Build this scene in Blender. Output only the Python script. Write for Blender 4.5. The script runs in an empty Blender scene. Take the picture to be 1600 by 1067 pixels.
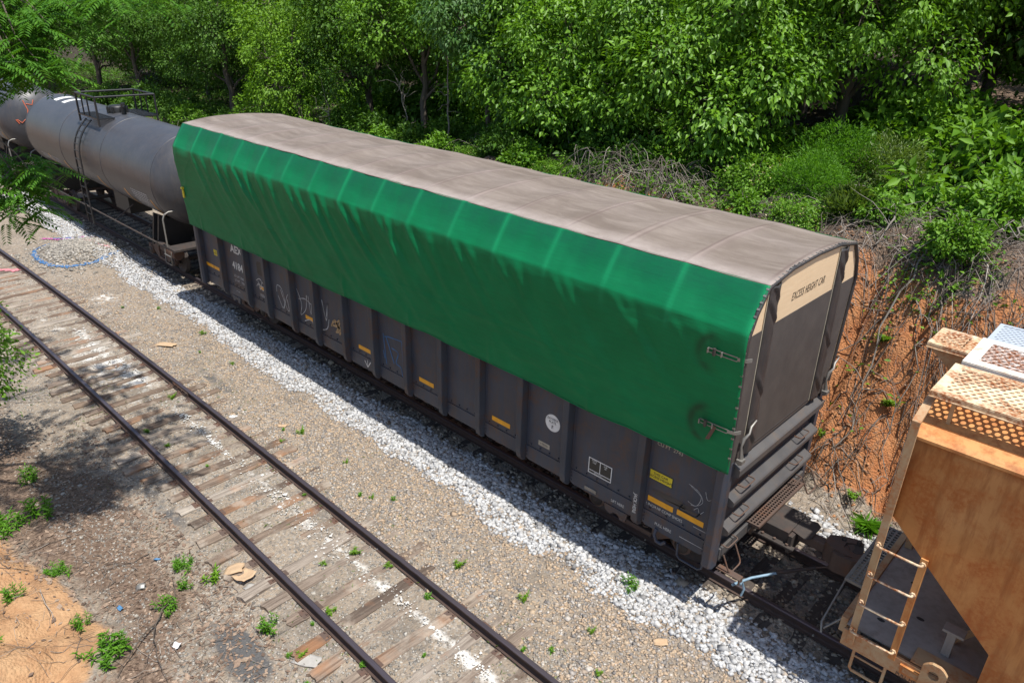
import bpy, bmesh, math, random
import numpy as np
from mathutils import Matrix, Vector
R = math.radians
sc = bpy.context.scene
col = sc.collection
rng = np.random.default_rng(7)
random.seed(7)

# ------------------------------------------------------------------ camera, light, exposure
cd = bpy.data.cameras.new('camera'); cam = bpy.data.objects.new('camera', cd); col.objects.link(cam)
cd.sensor_width = 36; cd.sensor_fit = 'HORIZONTAL'
cd.lens = 36 * 1128.33 / 1600
cd.clip_start = 0.1; cd.clip_end = 2000
_yaw, _pit, _rol = -0.753, 0.432, 0.031
_F = Vector((math.sin(_yaw)*math.cos(_pit), math.cos(_yaw)*math.cos(_pit), -math.sin(_pit)))
_R = Vector((math.cos(_yaw), -math.sin(_yaw), 0)); _U = _R.cross(_F)
_R2 = _R*math.cos(_rol) + _U*math.sin(_rol); _U2 = -_R*math.sin(_rol) + _U*math.cos(_rol)
cam.matrix_world = Matrix(((_R2.x, _U2.x, -_F.x, 3.535), (_R2.y, _U2.y, -_F.y, -9.85), (_R2.z, _U2.z, -_F.z, 8.288), (0, 0, 0, 1)))
sc.camera = cam

SUN = Vector((0.36, -0.006, 1.0)).normalized()
w = bpy.data.worlds.new('World'); sc.world = w; w.use_nodes = True
wn = w.node_tree.nodes; wl = w.node_tree.links
sky = wn.new('ShaderNodeTexSky'); sky.sky_type = 'NISHITA'; sky.sun_disc = False
sky.sun_elevation = math.asin(SUN.z); sky.sun_rotation = math.atan2(SUN.x, SUN.y)
wn['Background'].inputs['Strength'].default_value = 0.108
wl.new(sky.outputs[0], wn['Background'].inputs[0])
sd = bpy.data.lights.new('sun', 'SUN'); so = bpy.data.objects.new('sun', sd); col.objects.link(so)
sd.energy = 4.2; sd.angle = R(0.53); sd.color = (1.0, 0.965, 0.90)
so.rotation_euler = SUN.to_track_quat('Z', 'Y').to_euler(); so.location = (0, 0, 40)
sc.view_settings.view_transform = 'Standard'; sc.view_settings.look = 'None'
sc.view_settings.exposure = 0.62; sc.view_settings.gamma = 1.0

# ------------------------------------------------------------------ node helpers and materials
def new_mat(name):
    m = bpy.data.materials.new(name); m.use_nodes = True
    nt = m.node_tree; b = nt.nodes['Principled BSDF']
    return m, nt, b
def nd(nt, t, **kw):
    n = nt.nodes.new(t)
    for k, v in kw.items():
        if k in n.inputs: n.inputs[k].default_value = v
        else: setattr(n, k, v)
    return n
def lk(nt, a, b): nt.links.new(a, b)
def pos(nt, scale=(1, 1, 1)):
    g = nd(nt, 'ShaderNodeNewGeometry'); mp = nd(nt, 'ShaderNodeMapping'); mp.inputs['Scale'].default_value = scale
    lk(nt, g.outputs['Position'], mp.inputs['Vector']); return mp.outputs[0]
def noise(nt, vec, scale, detail=4, rough=0.55, dist=0.0):
    n = nd(nt, 'ShaderNodeTexNoise'); n.inputs['Scale'].default_value = scale; n.inputs['Detail'].default_value = detail
    n.inputs['Roughness'].default_value = rough; n.inputs['Distortion'].default_value = dist
    lk(nt, vec, n.inputs['Vector']); return n.outputs['Fac']
def ramp(nt, fac, stops, interp='LINEAR'):
    r = nd(nt, 'ShaderNodeValToRGB'); cr = r.color_ramp; cr.interpolation = interp
    while len(cr.elements) < len(stops): cr.elements.new(0.5)
    for e, (p, c) in zip(cr.elements, stops):
        e.position = p; e.color = (c, c, c, 1) if isinstance(c, (int, float)) else (*c, 1)
    if fac is not None: lk(nt, fac, r.inputs['Fac'])
    return r.outputs['Color']
def mix(nt, fac, a, b, mode='MIX'):
    m = nd(nt, 'ShaderNodeMix'); m.data_type = 'RGBA'; m.blend_type = mode
    for s, v in ((0, fac), (6, a), (7, b)):
        if isinstance(v, (int, float)): m.inputs[s].default_value = v
        elif isinstance(v, tuple): m.inputs[s].default_value = (*v, 1)
        else: lk(nt, v, m.inputs[s])
    return m.outputs[2]
def math_(nt, op, a, b=0.0):
    m = nd(nt, 'ShaderNodeMath'); m.operation = op
    for s, v in ((0, a), (1, b)):
        if isinstance(v, (int, float)): m.inputs[s].default_value = v
        else: lk(nt, v, m.inputs[s])
    return m.outputs[0]
def bump(nt, b, h, strength=0.3, dist=0.02):
    n = nd(nt, 'ShaderNodeBump'); n.inputs['Strength'].default_value = strength; n.inputs['Distance'].default_value = dist
    lk(nt, h, n.inputs['Height']); lk(nt, n.outputs[0], b.inputs['Normal'])
def attr(nt, name):
    a = nd(nt, 'ShaderNodeAttribute'); a.attribute_name = name; return a.outputs['Fac']

def plain(name, c, rough=0.6, metal=0.0):
    m, nt, b = new_mat(name)
    v = pos(nt); f = noise(nt, v, 9, 5)
    lk(nt, mix(nt, ramp(nt, f, [(0.3, 0.0), (0.75, 1.0)]), tuple(x*0.82 for x in c), tuple(min(1, x*1.12) for x in c)), b.inputs['Base Color'])
    b.inputs['Roughness'].default_value = rough; b.inputs['Metallic'].default_value = metal
    return m
def weathered(name, c, c2, rust=(0.11, 0.045, 0.022), amount=0.5, rough=0.5, dirt=(0.10, 0.075, 0.055), streak=0.5, spec=0.4, mixf=0.75):
    """old paint: cloudy fading, vertical streaks, rust blooms, grime near the foot"""
    m, nt, b = new_mat(name)
    v = pos(nt); vs = pos(nt, (1.0, 1.0, 0.12))
    base = mix(nt, ramp(nt, noise(nt, v, 1.3, 5, 0.6), [(0.3, 0.0), (0.7, 1.0)]), c, c2)
    st = ramp(nt, noise(nt, vs, 9, 6, 0.65), [(0.45, 0.0), (0.72, 1.0)])
    base = mix(nt, math_(nt, 'MULTIPLY', st, streak*0.6), base, dirt)
    lo = 0.68 - 0.26*amount
    r = ramp(nt, noise(nt, v, 2.1, 8, 0.68, 0.4), [(lo, 0.0), (lo + 0.13, 1.0)])
    fine = ramp(nt, noise(nt, v, 24, 4, 0.6), [(0.35, 0.25), (0.6, 1.0)])
    base = mix(nt, math_(nt, 'MULTIPLY', math_(nt, 'MULTIPLY', r, fine), mixf), base, rust)
    lk(nt, base, b.inputs['Base Color'])
    b.inputs['Roughness'].default_value = rough; b.inputs['Specular IOR Level'].default_value = spec
    bump(nt, b, noise(nt, v, 30, 5, 0.6), 0.12, 0.006)
    return m
M = {}
M['grey_paint'] = weathered('dark_grey_paint', (0.031, 0.039, 0.057), (0.050, 0.060, 0.083), (0.100, 0.048, 0.022), 0.62, 0.5, (0.085, 0.055, 0.038), 0.85)
M['grey_edge'] = weathered('grey_paint_rusted', (0.034, 0.041, 0.056), (0.052, 0.060, 0.076), (0.085, 0.040, 0.022), 0.8, 0.55, (0.06, 0.045, 0.036), 0.5)
M['rib_paint'] = weathered('dusty_grey_paint', (0.055, 0.054, 0.057), (0.095, 0.090, 0.088), (0.12, 0.085, 0.06), 0.5, 0.5)
M['rust_steel'] = weathered('rusty_steel', (0.075, 0.050, 0.040), (0.105, 0.070, 0.055), (0.13, 0.055, 0.028), 0.8, 0.75)
M['dark_steel'] = weathered('dark_oily_steel', (0.030, 0.025, 0.024), (0.055, 0.045, 0.040), (0.09, 0.045, 0.028), 0.6, 0.7)
M['black'] = plain('black_paint', (0.018, 0.018, 0.019), 0.5)
M['tank_paint'] = weathered('tank_grey_paint', (0.044, 0.046, 0.053), (0.062, 0.063, 0.071), (0.060, 0.050, 0.044), 0.45, 0.42, (0.10, 0.088, 0.080), 0.7)
M['tank_grime'] = weathered('tank_grime', (0.075, 0.062, 0.055), (0.10, 0.085, 0.075), (0.13, 0.10, 0.08), 0.6, 0.7)
M['white_paint'] = plain('white_paint', (0.72, 0.72, 0.70), 0.6)
M['chalk'] = plain('chalk_paint', (0.42, 0.43, 0.44), 0.9)
M['stencil'] = plain('stencil_white', (0.55, 0.55, 0.53), 0.7)
M['tan_stencil'] = plain('stencil_tan', (0.40, 0.36, 0.28), 0.8)
M['amber'] = plain('amber_reflector', (0.78, 0.36, 0.012), 0.4)
M['yellow'] = plain('yellow_sign', (0.62, 0.50, 0.02), 0.5)
M['blue_paint'] = plain('blue_spray', (0.05, 0.14, 0.30), 0.8)
M['orange_spray'] = plain('orange_spray', (0.55, 0.12, 0.05), 0.7)
M['tan_spray'] = plain('tan_spray', (0.40, 0.27, 0.14), 0.8)
M['galv'] = plain('galvanised_steel', (0.24, 0.23, 0.21), 0.5, 0.5)
M['blue_steel'] = plain('blue_hose_metal', (0.22, 0.33, 0.42), 0.5, 0.2)
M['hopper_rust'] = weathered('hopper_rusty_tan', (0.47, 0.205, 0.062), (0.58, 0.29, 0.105), (0.40, 0.105, 0.018), 0.8, 0.6, (0.28, 0.085, 0.02), 1.5)
M['hopper_tan'] = weathered('hopper_tan_paint', (0.44, 0.32, 0.19), (0.38, 0.25, 0.13), (0.36, 0.12, 0.03), 0.95, 0.6, (0.35, 0.20, 0.10), 0.5)
M['board_cream'] = weathered('board_cream_rust', (0.72, 0.55, 0.32), (0.72, 0.62, 0.46), (0.27, 0.085, 0.022), 1.05, 0.6, (0.5, 0.3, 0.14), 0.1, mixf=1.0)
M['board_white'] = weathered('board_white_rust', (0.74, 0.72, 0.68), (0.70, 0.66, 0.60), (0.21, 0.068, 0.020), 1.45, 0.6, (0.5, 0.3, 0.14), 0.1, mixf=1.1)
M['board_frame'] = weathered('board_frame_white', (0.66, 0.63, 0.58), (0.62, 0.56, 0.48), (0.40, 0.18, 0.06), 0.6, 0.55, (0.6, 0.45, 0.3), 0.1)
M['board_blue'] = weathered('board_blue_grey', (0.36, 0.41, 0.47), (0.42, 0.46, 0.50), (0.35, 0.14, 0.05), 0.1, 0.5, (0.4, 0.4, 0.4), 0.1)
M['deck'] = weathered('deck_grey_dust', (0.26, 0.24, 0.215), (0.36, 0.325, 0.285), (0.15, 0.13, 0.115), 0.55, 0.8)
M['cardboard'] = plain('cardboard', (0.48, 0.33, 0.20), 0.9)
M['paper'] = plain('white_paper', (0.75, 0.75, 0.74), 0.8)
M['blue_plastic'] = plain('blue_plastic', (0.08, 0.20, 0.36), 0.5)
M['pink_spray'] = plain('pink_spray', (0.55, 0.20, 0.22), 0.8)
M['magenta_spray'] = plain('magenta_spray', (0.42, 0.10, 0.28), 0.8)
M['powder'] = plain('pale_powder', (0.56, 0.54, 0.50), 0.95)
M['rubber'] = plain('black_rubber', (0.02, 0.02, 0.02), 0.8)
M['asphalt'] = plain('old_asphalt', (0.085, 0.083, 0.084), 0.95)
M['concrete'] = plain('concrete', (0.36, 0.34, 0.31), 0.9)

def mat_plywood():
    m, nt, b = new_mat('weathered_plywood')
    v = pos(nt, (1, 0.5, 6)); f = noise(nt, v, 5, 6, 0.6, 1.0)
    c = mix(nt, f, (0.60, 0.42, 0.25), (0.74, 0.56, 0.36))
    lk(nt, c, b.inputs['Base Color']); b.inputs['Roughness'].default_value = 0.75; return m
M['plywood'] = mat_plywood()
def mat_fabric(name, c, c2, rough=0.75):
    m, nt, b = new_mat(name)
    v = pos(nt)
    base = mix(nt, ramp(nt, noise(nt, v, 2.2, 6, 0.6), [(0.3, 0.0), (0.7, 1.0)]), c, c2)
    spk = ramp(nt, noise(nt, v, 45, 3, 0.6), [(0.66, 0.0), (0.74, 1.0)])
    base = mix(nt, math_(nt, 'MULTIPLY', spk, 0.5), base, tuple(x*0.35 for x in c))
    lk(nt, base, b.inputs['Base Color']); b.inputs['Roughness'].default_value = rough
    bump(nt, b, noise(nt, v, 14, 5), 0.15, 0.01); return m
M['dark_fabric'] = mat_fabric('dark_brown_tarp', (0.052, 0.042, 0.038), (0.080, 0.066, 0.058))
M['strap_fabric'] = mat_fabric('black_vinyl', (0.034, 0.031, 0.032), (0.052, 0.047, 0.046), 0.45)
def mat_green():
    m, nt, b = new_mat('green_tarpaulin')
    v = pos(nt)
    base = mix(nt, ramp(nt, noise(nt, v, 1.1, 6, 0.62), [(0.3, 0.0), (0.72, 1.0)]), (0.001, 0.195, 0.062), (0.002, 0.260, 0.088))
    vx = pos(nt, (0.6, 1, 7)); wv = ramp(nt, noise(nt, vx, 6, 5, 0.6), [(0.4, 0.0), (0.7, 1.0)])
    base = mix(nt, math_(nt, 'MULTIPLY', wv, 0.3), base, (0.004, 0.120, 0.050))
    # shoulder dust with painted sky sheen, paler worn bow strips with painted light band
    base = mix(nt, math_(nt, 'MULTIPLY', attr(nt, 'dust'), math_(nt, 'MULTIPLY', noise(nt, v, 3, 6, 0.65), 0.95)), base, (0.012, 0.115, 0.075))
    base = mix(nt, math_(nt, 'MULTIPLY', attr(nt, 'bow'), 0.75), base, (0.012, 0.33, 0.13))
    base = mix(nt, attr(nt, 'grease'), base, (0.020, 0.028, 0.020))
    grime = ramp(nt, noise(nt, v, 18, 5, 0.65), [(0.6, 0.0), (0.8, 1.0)])
    base = mix(nt, math_(nt, 'MULTIPLY', grime, 0.10), base, (0.03, 0.07, 0.03))
    lk(nt, base, b.inputs['Base Color']); b.inputs['Roughness'].default_value = 0.5
    b.inputs['Specular IOR Level'].default_value = 0.28
    tr = nd(nt, 'ShaderNodeBsdfTranslucent'); lk(nt, mix(nt, 0.0, base, base), tr.inputs['Color'])
    ms = nd(nt, 'ShaderNodeMixShader'); ms.inputs[0].default_value = 0.32
    lk(nt, b.outputs[0], ms.inputs[1]); lk(nt, tr.outputs[0], ms.inputs[2])
    lk(nt, ms.outputs[0], nt.nodes['Material Output'].inputs['Surface'])
    hh = math_(nt, 'ADD', math_(nt, 'MULTIPLY', noise(nt, pos(nt, (0.5, 1, 8)), 5, 5, 0.6), 0.6), math_(nt, 'MULTIPLY', noise(nt, v, 5, 5, 0.55), 0.7))
    bump(nt, b, hh, 0.22, 0.02)
    return m
M['green'] = mat_green()
def mat_roof():
    m, nt, b = new_mat('brown_roof_tarpaulin')
    v = pos(nt); vs = pos(nt, (0.35, 1.6, 1))
    base = mix(nt, ramp(nt, noise(nt, v, 0.8, 6, 0.65), [(0.3, 0.0), (0.7, 1.0)]), (0.125, 0.095, 0.074), (0.180, 0.142, 0.114))
    st = ramp(nt, noise(nt, vs, 2.4, 7, 0.7, 0.5), [(0.44, 0.0), (0.66, 1.0)])
    base = mix(nt, math_(nt, 'MULTIPLY', st, 0.75), base, (0.235, 0.192, 0.160))
    base = mix(nt, math_(nt, 'MULTIPLY', attr(nt, 'bow'), noise(nt, v, 2.5, 5)), base, (0.30, 0.235, 0.205))
    base = mix(nt, math_(nt, 'MULTIPLY', attr(nt, 'seam'), 0.8), base, (0.085, 0.052, 0.043))
    base = mix(nt, math_(nt, 'MULTIPLY', attr(nt, 'edge'), math_(nt, 'MULTIPLY', noise(nt, v, 5, 6, 0.7), 0.95)), base, (0.40, 0.34, 0.31))
    lk(nt, base, b.inputs['Base Color']); b.inputs['Roughness'].default_value = 0.7
    bump(nt, b, noise(nt, v, 9, 6, 0.65), 0.25, 0.015); return m
M['roof'] = mat_roof()

def mat_leaf(name, dark, light, trans=0.32, rough=0.42, spec=0.5):
    m, nt, b = new_mat(name)
    g = nd(nt, 'ShaderNodeNewGeometry'); r = g.outputs['Random Per Island']
    v = pos(nt); f = noise(nt, v, 0.9, 4, 0.6)
    k = math_(nt, 'ADD', math_(nt, 'MULTIPLY', r, 0.6), math_(nt, 'MULTIPLY', f, 0.45))
    c = ramp(nt, k, [(0.1, dark), (0.55, tuple((a + d)/2 for a, d in zip(dark, light))), (0.95, light)])
    lk(nt, c, b.inputs['Base Color']); b.inputs['Roughness'].default_value = rough; b.inputs['Specular IOR Level'].default_value = spec
    tr = nd(nt, 'ShaderNodeBsdfTranslucent'); lk(nt, mix(nt, 1.0, c, (1.0, 1.0, 0.45), 'MULTIPLY'), tr.inputs['Color'])
    ms = nd(nt, 'ShaderNodeMixShader'); ms.inputs[0].default_value = trans
    lk(nt, b.outputs[0], ms.inputs[1]); lk(nt, tr.outputs[0], ms.inputs[2])
    lk(nt, ms.outputs[0], nt.nodes['Material Output'].inputs['Surface']); return m
M['leaf_mid'] = mat_leaf('leaf_mid_green', (0.060, 0.160, 0.012), (0.200, 0.390, 0.028), 0.36, 0.5, 0.3)
M['leaf_gloss'] = mat_leaf('leaf_glossy_green', (0.062, 0.170, 0.012), (0.220, 0.420, 0.028), 0.36, 0.45, 0.4)
M['leaf_dark'] = mat_leaf('leaf_dark_green', (0.038, 0.105, 0.012), (0.115, 0.235, 0.022), 0.34, 0.5, 0.3)
M['leaf_lime'] = mat_leaf('leaf_lime_green', (0.070, 0.180, 0.012), (0.235, 0.420, 0.026), 0.40, 0.5, 0.3)
M['leaf_fern'] = mat_leaf('leaf_mimosa_green', (0.034, 0.120, 0.010), (0.105, 0.260, 0.020), 0.38, 0.5, 0.3)
M['leaf_blue'] = mat_leaf('leaf_blue_green', (0.040, 0.115, 0.026), (0.110, 0.225, 0.045), 0.30, 0.5, 0.3)
M['leaf_feather'] = mat_leaf('leaf_fern_green', (0.065, 0.190, 0.014), (0.160, 0.360, 0.028), 0.42, 0.5, 0.25)
M['leaf_grass'] = mat_leaf('leaf_grass_green', (0.08, 0.15, 0.022), (0.19, 0.28, 0.048), 0.35)
M['petal'] = mat_leaf('cream_petal', (0.55, 0.42, 0.12), (0.75, 0.70, 0.42), 0.3)
def mat_bark(name, a, c):
    m, nt, b = new_mat(name)
    v = pos(nt, (1, 1, 0.25)); f = noise(nt, v, 14, 6, 0.7)
    lk(nt, mix(nt, f, a, c), b.inputs['Base Color']); b.inputs['Roughness'].default_value = 0.9
    bump(nt, b, f, 0.6, 0.02); return m
M['bark'] = mat_bark('bark', (0.05, 0.038, 0.028), (0.14, 0.11, 0.085))
M['bark_pale'] = mat_bark('pale_bark', (0.12, 0.10, 0.08), (0.28, 0.25, 0.21))
def mat_island(name, stops, rough=0.85, ns=30):
    m, nt, b = new_mat(name)
    g = nd(nt, 'ShaderNodeNewGeometry'); c = ramp(nt, g.outputs['Random Per Island'], stops)
    v = pos(nt); f = ramp(nt, noise(nt, v, ns, 4, 0.6), [(0.3, 0.72), (0.7, 1.15)])
    lk(nt, mix(nt, 1.0, c, f, 'MULTIPLY'), b.inputs['Base Color']); b.inputs['Roughness'].default_value = rough; return m
M['stone_white'] = mat_island('white_ballast', [(0.0, (0.19, 0.185, 0.18)), (0.15, (0.35, 0.345, 0.34)), (0.6, (0.48, 0.478, 0.475)), (0.90, (0.58, 0.575, 0.565)), (0.91, (0.32, 0.26, 0.20)), (1.0, (0.55, 0.54, 0.52))])
M['stone_tan'] = mat_island('tan_gravel', [(0.0, (0.17, 0.155, 0.145)), (0.2, (0.27, 0.24, 0.21)), (0.45, (0.39, 0.280, 0.185)), (0.75, (0.44, 0.335, 0.23)), (0.9, (0.33, 0.305, 0.285)), (1.0, (0.52, 0.47, 0.41))])
M['stone_grey'] = mat_island('grey_gravel', [(0.0, (0.15, 0.14, 0.125)), (0.4, (0.28, 0.255, 0.22)), (0.75, (0.35, 0.315, 0.265)), (1.0, (0.44, 0.41, 0.36))])
M['stone_dark'] = mat_island('dark_ballast', [(0.0, (0.10, 0.085, 0.07)), (0.4, (0.20, 0.165, 0.125)), (0.8, (0.32, 0.265, 0.20)), (1.0, (0.44, 0.37, 0.28))])
M['twig'] = mat_island('dead_twigs', [(0.0, (0.09, 0.070, 0.055)), (0.4, (0.17, 0.135, 0.11)), (0.75, (0.26, 0.22, 0.185)), (1.0, (0.40, 0.35, 0.30))])
M['litter_leaf'] = mat_island('dry_leaves', [(0.0, (0.10, 0.065, 0.045)), (0.5, (0.20, 0.13, 0.09)), (1.0, (0.33, 0.24, 0.17))])
M['clod'] = mat_island('clay_clods', [(0.0, (0.28, 0.125, 0.055)), (0.5, (0.40, 0.19, 0.085)), (1.0, (0.50, 0.27, 0.13))])
def mat_wood():
    m, nt, b = new_mat('weathered_tie_wood')
    o = nd(nt, 'ShaderNodeObjectInfo'); g = nd(nt, 'ShaderNodeTexCoord')
    mp = nd(nt, 'ShaderNodeMapping'); mp.inputs['Scale'].default_value = (14, 0.8, 8); lk(nt, g.outputs['Object'], mp.inputs['Vector'])
    cx = nd(nt, 'ShaderNodeCombineXYZ'); lk(nt, math_(nt, 'MULTIPLY', o.outputs['Random'], 60), cx.inputs[0]); lk(nt, cx.outputs[0], mp.inputs['Location'])
    f = noise(nt, mp.outputs[0], 1.6, 7, 0.7, 0.6)
    tone = ramp(nt, o.outputs['Random'], [(0.0, (0.12, 0.088, 0.066)), (0.3, (0.20, 0.142, 0.10)), (0.55, (0.29, 0.235, 0.185)), (0.75, (0.165, 0.11, 0.075)), (1.0, (0.40, 0.355, 0.30))])
    c = mix(nt, ramp(nt, f, [(0.34, 0.0), (0.60, 1.0)]), mix(nt, 1.0, tone, (0.40, 0.36, 0.34), 'MULTIPLY'), tone)
    v = pos(nt); rs = ramp(nt, noise(nt, v, 0.9, 5, 0.6), [(0.55, 0.0), (0.68, 1.0)])
    c = mix(nt, math_(nt, 'MULTIPLY', rs, 0.55), c, (0.34, 0.155, 0.065))
    ds = ramp(nt, noise(nt, v, 2.4, 6, 0.65), [(0.5, 0.0), (0.66, 1.0)])
    c = mix(nt, math_(nt, 'MULTIPLY', ds, 0.55), c, (0.40, 0.345, 0.28))
    lk(nt, c, b.inputs['Base Color']); b.inputs['Roughness'].default_value = 0.92
    bump(nt, b, f, 0.9, 0.02); return m
M['tie'] = mat_wood()
def mat_dark_tie():
    m, nt, b = new_mat('creosote_tie_wood')
    g = nd(nt, 'ShaderNodeTexCoord'); mp = nd(nt, 'ShaderNodeMapping'); mp.inputs['Scale'].default_value = (14, 0.8, 8); lk(nt, g.outputs['Object'], mp.inputs['Vector'])
    f = noise(nt, mp.outputs[0], 1.6, 7, 0.7, 0.6)
    lk(nt, mix(nt, f, (0.028, 0.022, 0.019), (0.095, 0.075, 0.062)), b.inputs['Base Color']); b.inputs['Roughness'].default_value = 0.9
    bump(nt, b, f, 0.8, 0.02); return m
M['dark_tie'] = mat_dark_tie()
def mat_rail():
    m, nt, b = new_mat('rail_steel')
    g = nd(nt, 'ShaderNodeNewGeometry'); s = nd(nt, 'ShaderNodeSeparateXYZ'); lk(nt, g.outputs['Position'], s.inputs[0])
    top = ramp(nt, math_(nt, 'ADD', s.outputs['Z'], 0.5), [(0.470, 0.0), (0.474, 1.0)])
    v = pos(nt); rust = mix(nt, noise(nt, v, 8, 6), (0.030, 0.019, 0.016), (0.085, 0.050, 0.036))
    band = mix(nt, noise(nt, pos(nt, (0.3, 14, 1)), 6, 4), (0.070, 0.055, 0.062), (0.150, 0.125, 0.140))
    lk(nt, mix(nt, top, rust, band), b.inputs['Base Color']); lk(nt, math_(nt, 'MULTIPLY', top, 0.6), b.inputs['Metallic'])
    lk(nt, ramp(nt, top, [(0.0, 0.8), (1.0, 0.38)]), b.inputs['Roughness']); return m
M['rail'] = mat_rail()
def mat_ground():
    m, nt, b = new_mat('ground')
    v = pos(nt)
    big = noise(nt, v, 0.5, 6, 0.6); mid = noise(nt, v, 2.6, 7, 0.68); fin = noise(nt, v, 16, 5, 0.65)
    vo = nd(nt, 'ShaderNodeTexVoronoi'); vo.inputs['Scale'].default_value = 26; lk(nt, v, vo.inputs['Vector'])
    hs = nd(nt, 'ShaderNodeSeparateColor'); lk(nt, vo.outputs['Color'], hs.inputs[0])
    peb = ramp(nt, hs.outputs[0], [(0.0, (0.15, 0.135, 0.12)), (0.35, (0.27, 0.225, 0.18)), (0.65, (0.34, 0.265, 0.19)), (0.9, (0.30, 0.28, 0.25)), (1.0, (0.50, 0.44, 0.37))])
    soil = mix(nt, ramp(nt, mid, [(0.3, 0.0), (0.7, 1.0)]), (0.165, 0.132, 0.10), (0.33, 0.27, 0.205))
    base = mix(nt, ramp(nt, math_(nt, 'ADD', math_(nt, 'MULTIPLY', fin, 0.6), math_(nt, 'MULTIPLY', big, 0.5)), [(0.42, 0.0), (0.62, 0.85)]), soil, peb)
    base = mix(nt, ramp(nt, noise(nt, v, 1.1, 6, 0.7), [(0.52, 0.0), (0.66, 0.55)]), base, (0.125, 0.108, 0.09))
    clay = mix(nt, ramp(nt, mid, [(0.28, 0.0), (0.72, 1.0)]), (0.32, 0.108, 0.040), (0.50, 0.240, 0.105))
    clay = mix(nt, ramp(nt, fin, [(0.5, 0.0), (0.72, 0.55)]), clay, (0.26, 0.155, 0.095))
    sand = mix(nt, ramp(nt, mid, [(0.3, 0.0), (0.7, 1.0)]), (0.32, 0.165, 0.08), (0.47, 0.295, 0.160))
    lit = mix(nt, ramp(nt, fin, [(0.35, 0.0), (0.65, 1.0)]), (0.085, 0.055, 0.038), (0.23, 0.165, 0.12))
    edge = lambda a, k=0.5: ramp(nt, math_(nt, 'ADD', attr(nt, a), math_(nt, 'MULTIPLY', math_(nt, 'SUBTRACT', mid, 0.5), k*2)), [(0.35, 0.0), (0.65, 1.0)])
    base = mix(nt, edge('litter', 0.7), base, lit)
    base = mix(nt, edge('clay', 0.6), base, clay)
    sand = mix(nt, ramp(nt, noise(nt, v, 1.6, 7, 0.7), [(0.5, 0.0), (0.64, 0.7)]), sand, (0.25, 0.145, 0.08))
    base = mix(nt, edge('sand', 0.45), base, sand)
    base = mix(nt, math_(nt, 'MULTIPLY', edge('dust', 0.9), 0.8), base, (0.66, 0.64, 0.60))
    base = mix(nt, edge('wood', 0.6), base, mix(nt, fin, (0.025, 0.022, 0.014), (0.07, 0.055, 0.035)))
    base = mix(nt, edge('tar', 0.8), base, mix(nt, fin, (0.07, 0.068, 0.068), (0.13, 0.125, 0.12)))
    lk(nt, base, b.inputs['Base Color']); b.inputs['Roughness'].default_value = 0.95; b.inputs['Specular IOR Level'].default_value = 0.2
    h = math_(nt, 'ADD', math_(nt, 'MULTIPLY', vo.outputs['Distance'], -0.9), math_(nt, 'ADD', math_(nt, 'MULTIPLY', mid, 1.6), fin))
    bump(nt, b, h, 0.75, 0.03); return m
M['ground'] = mat_ground()

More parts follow.
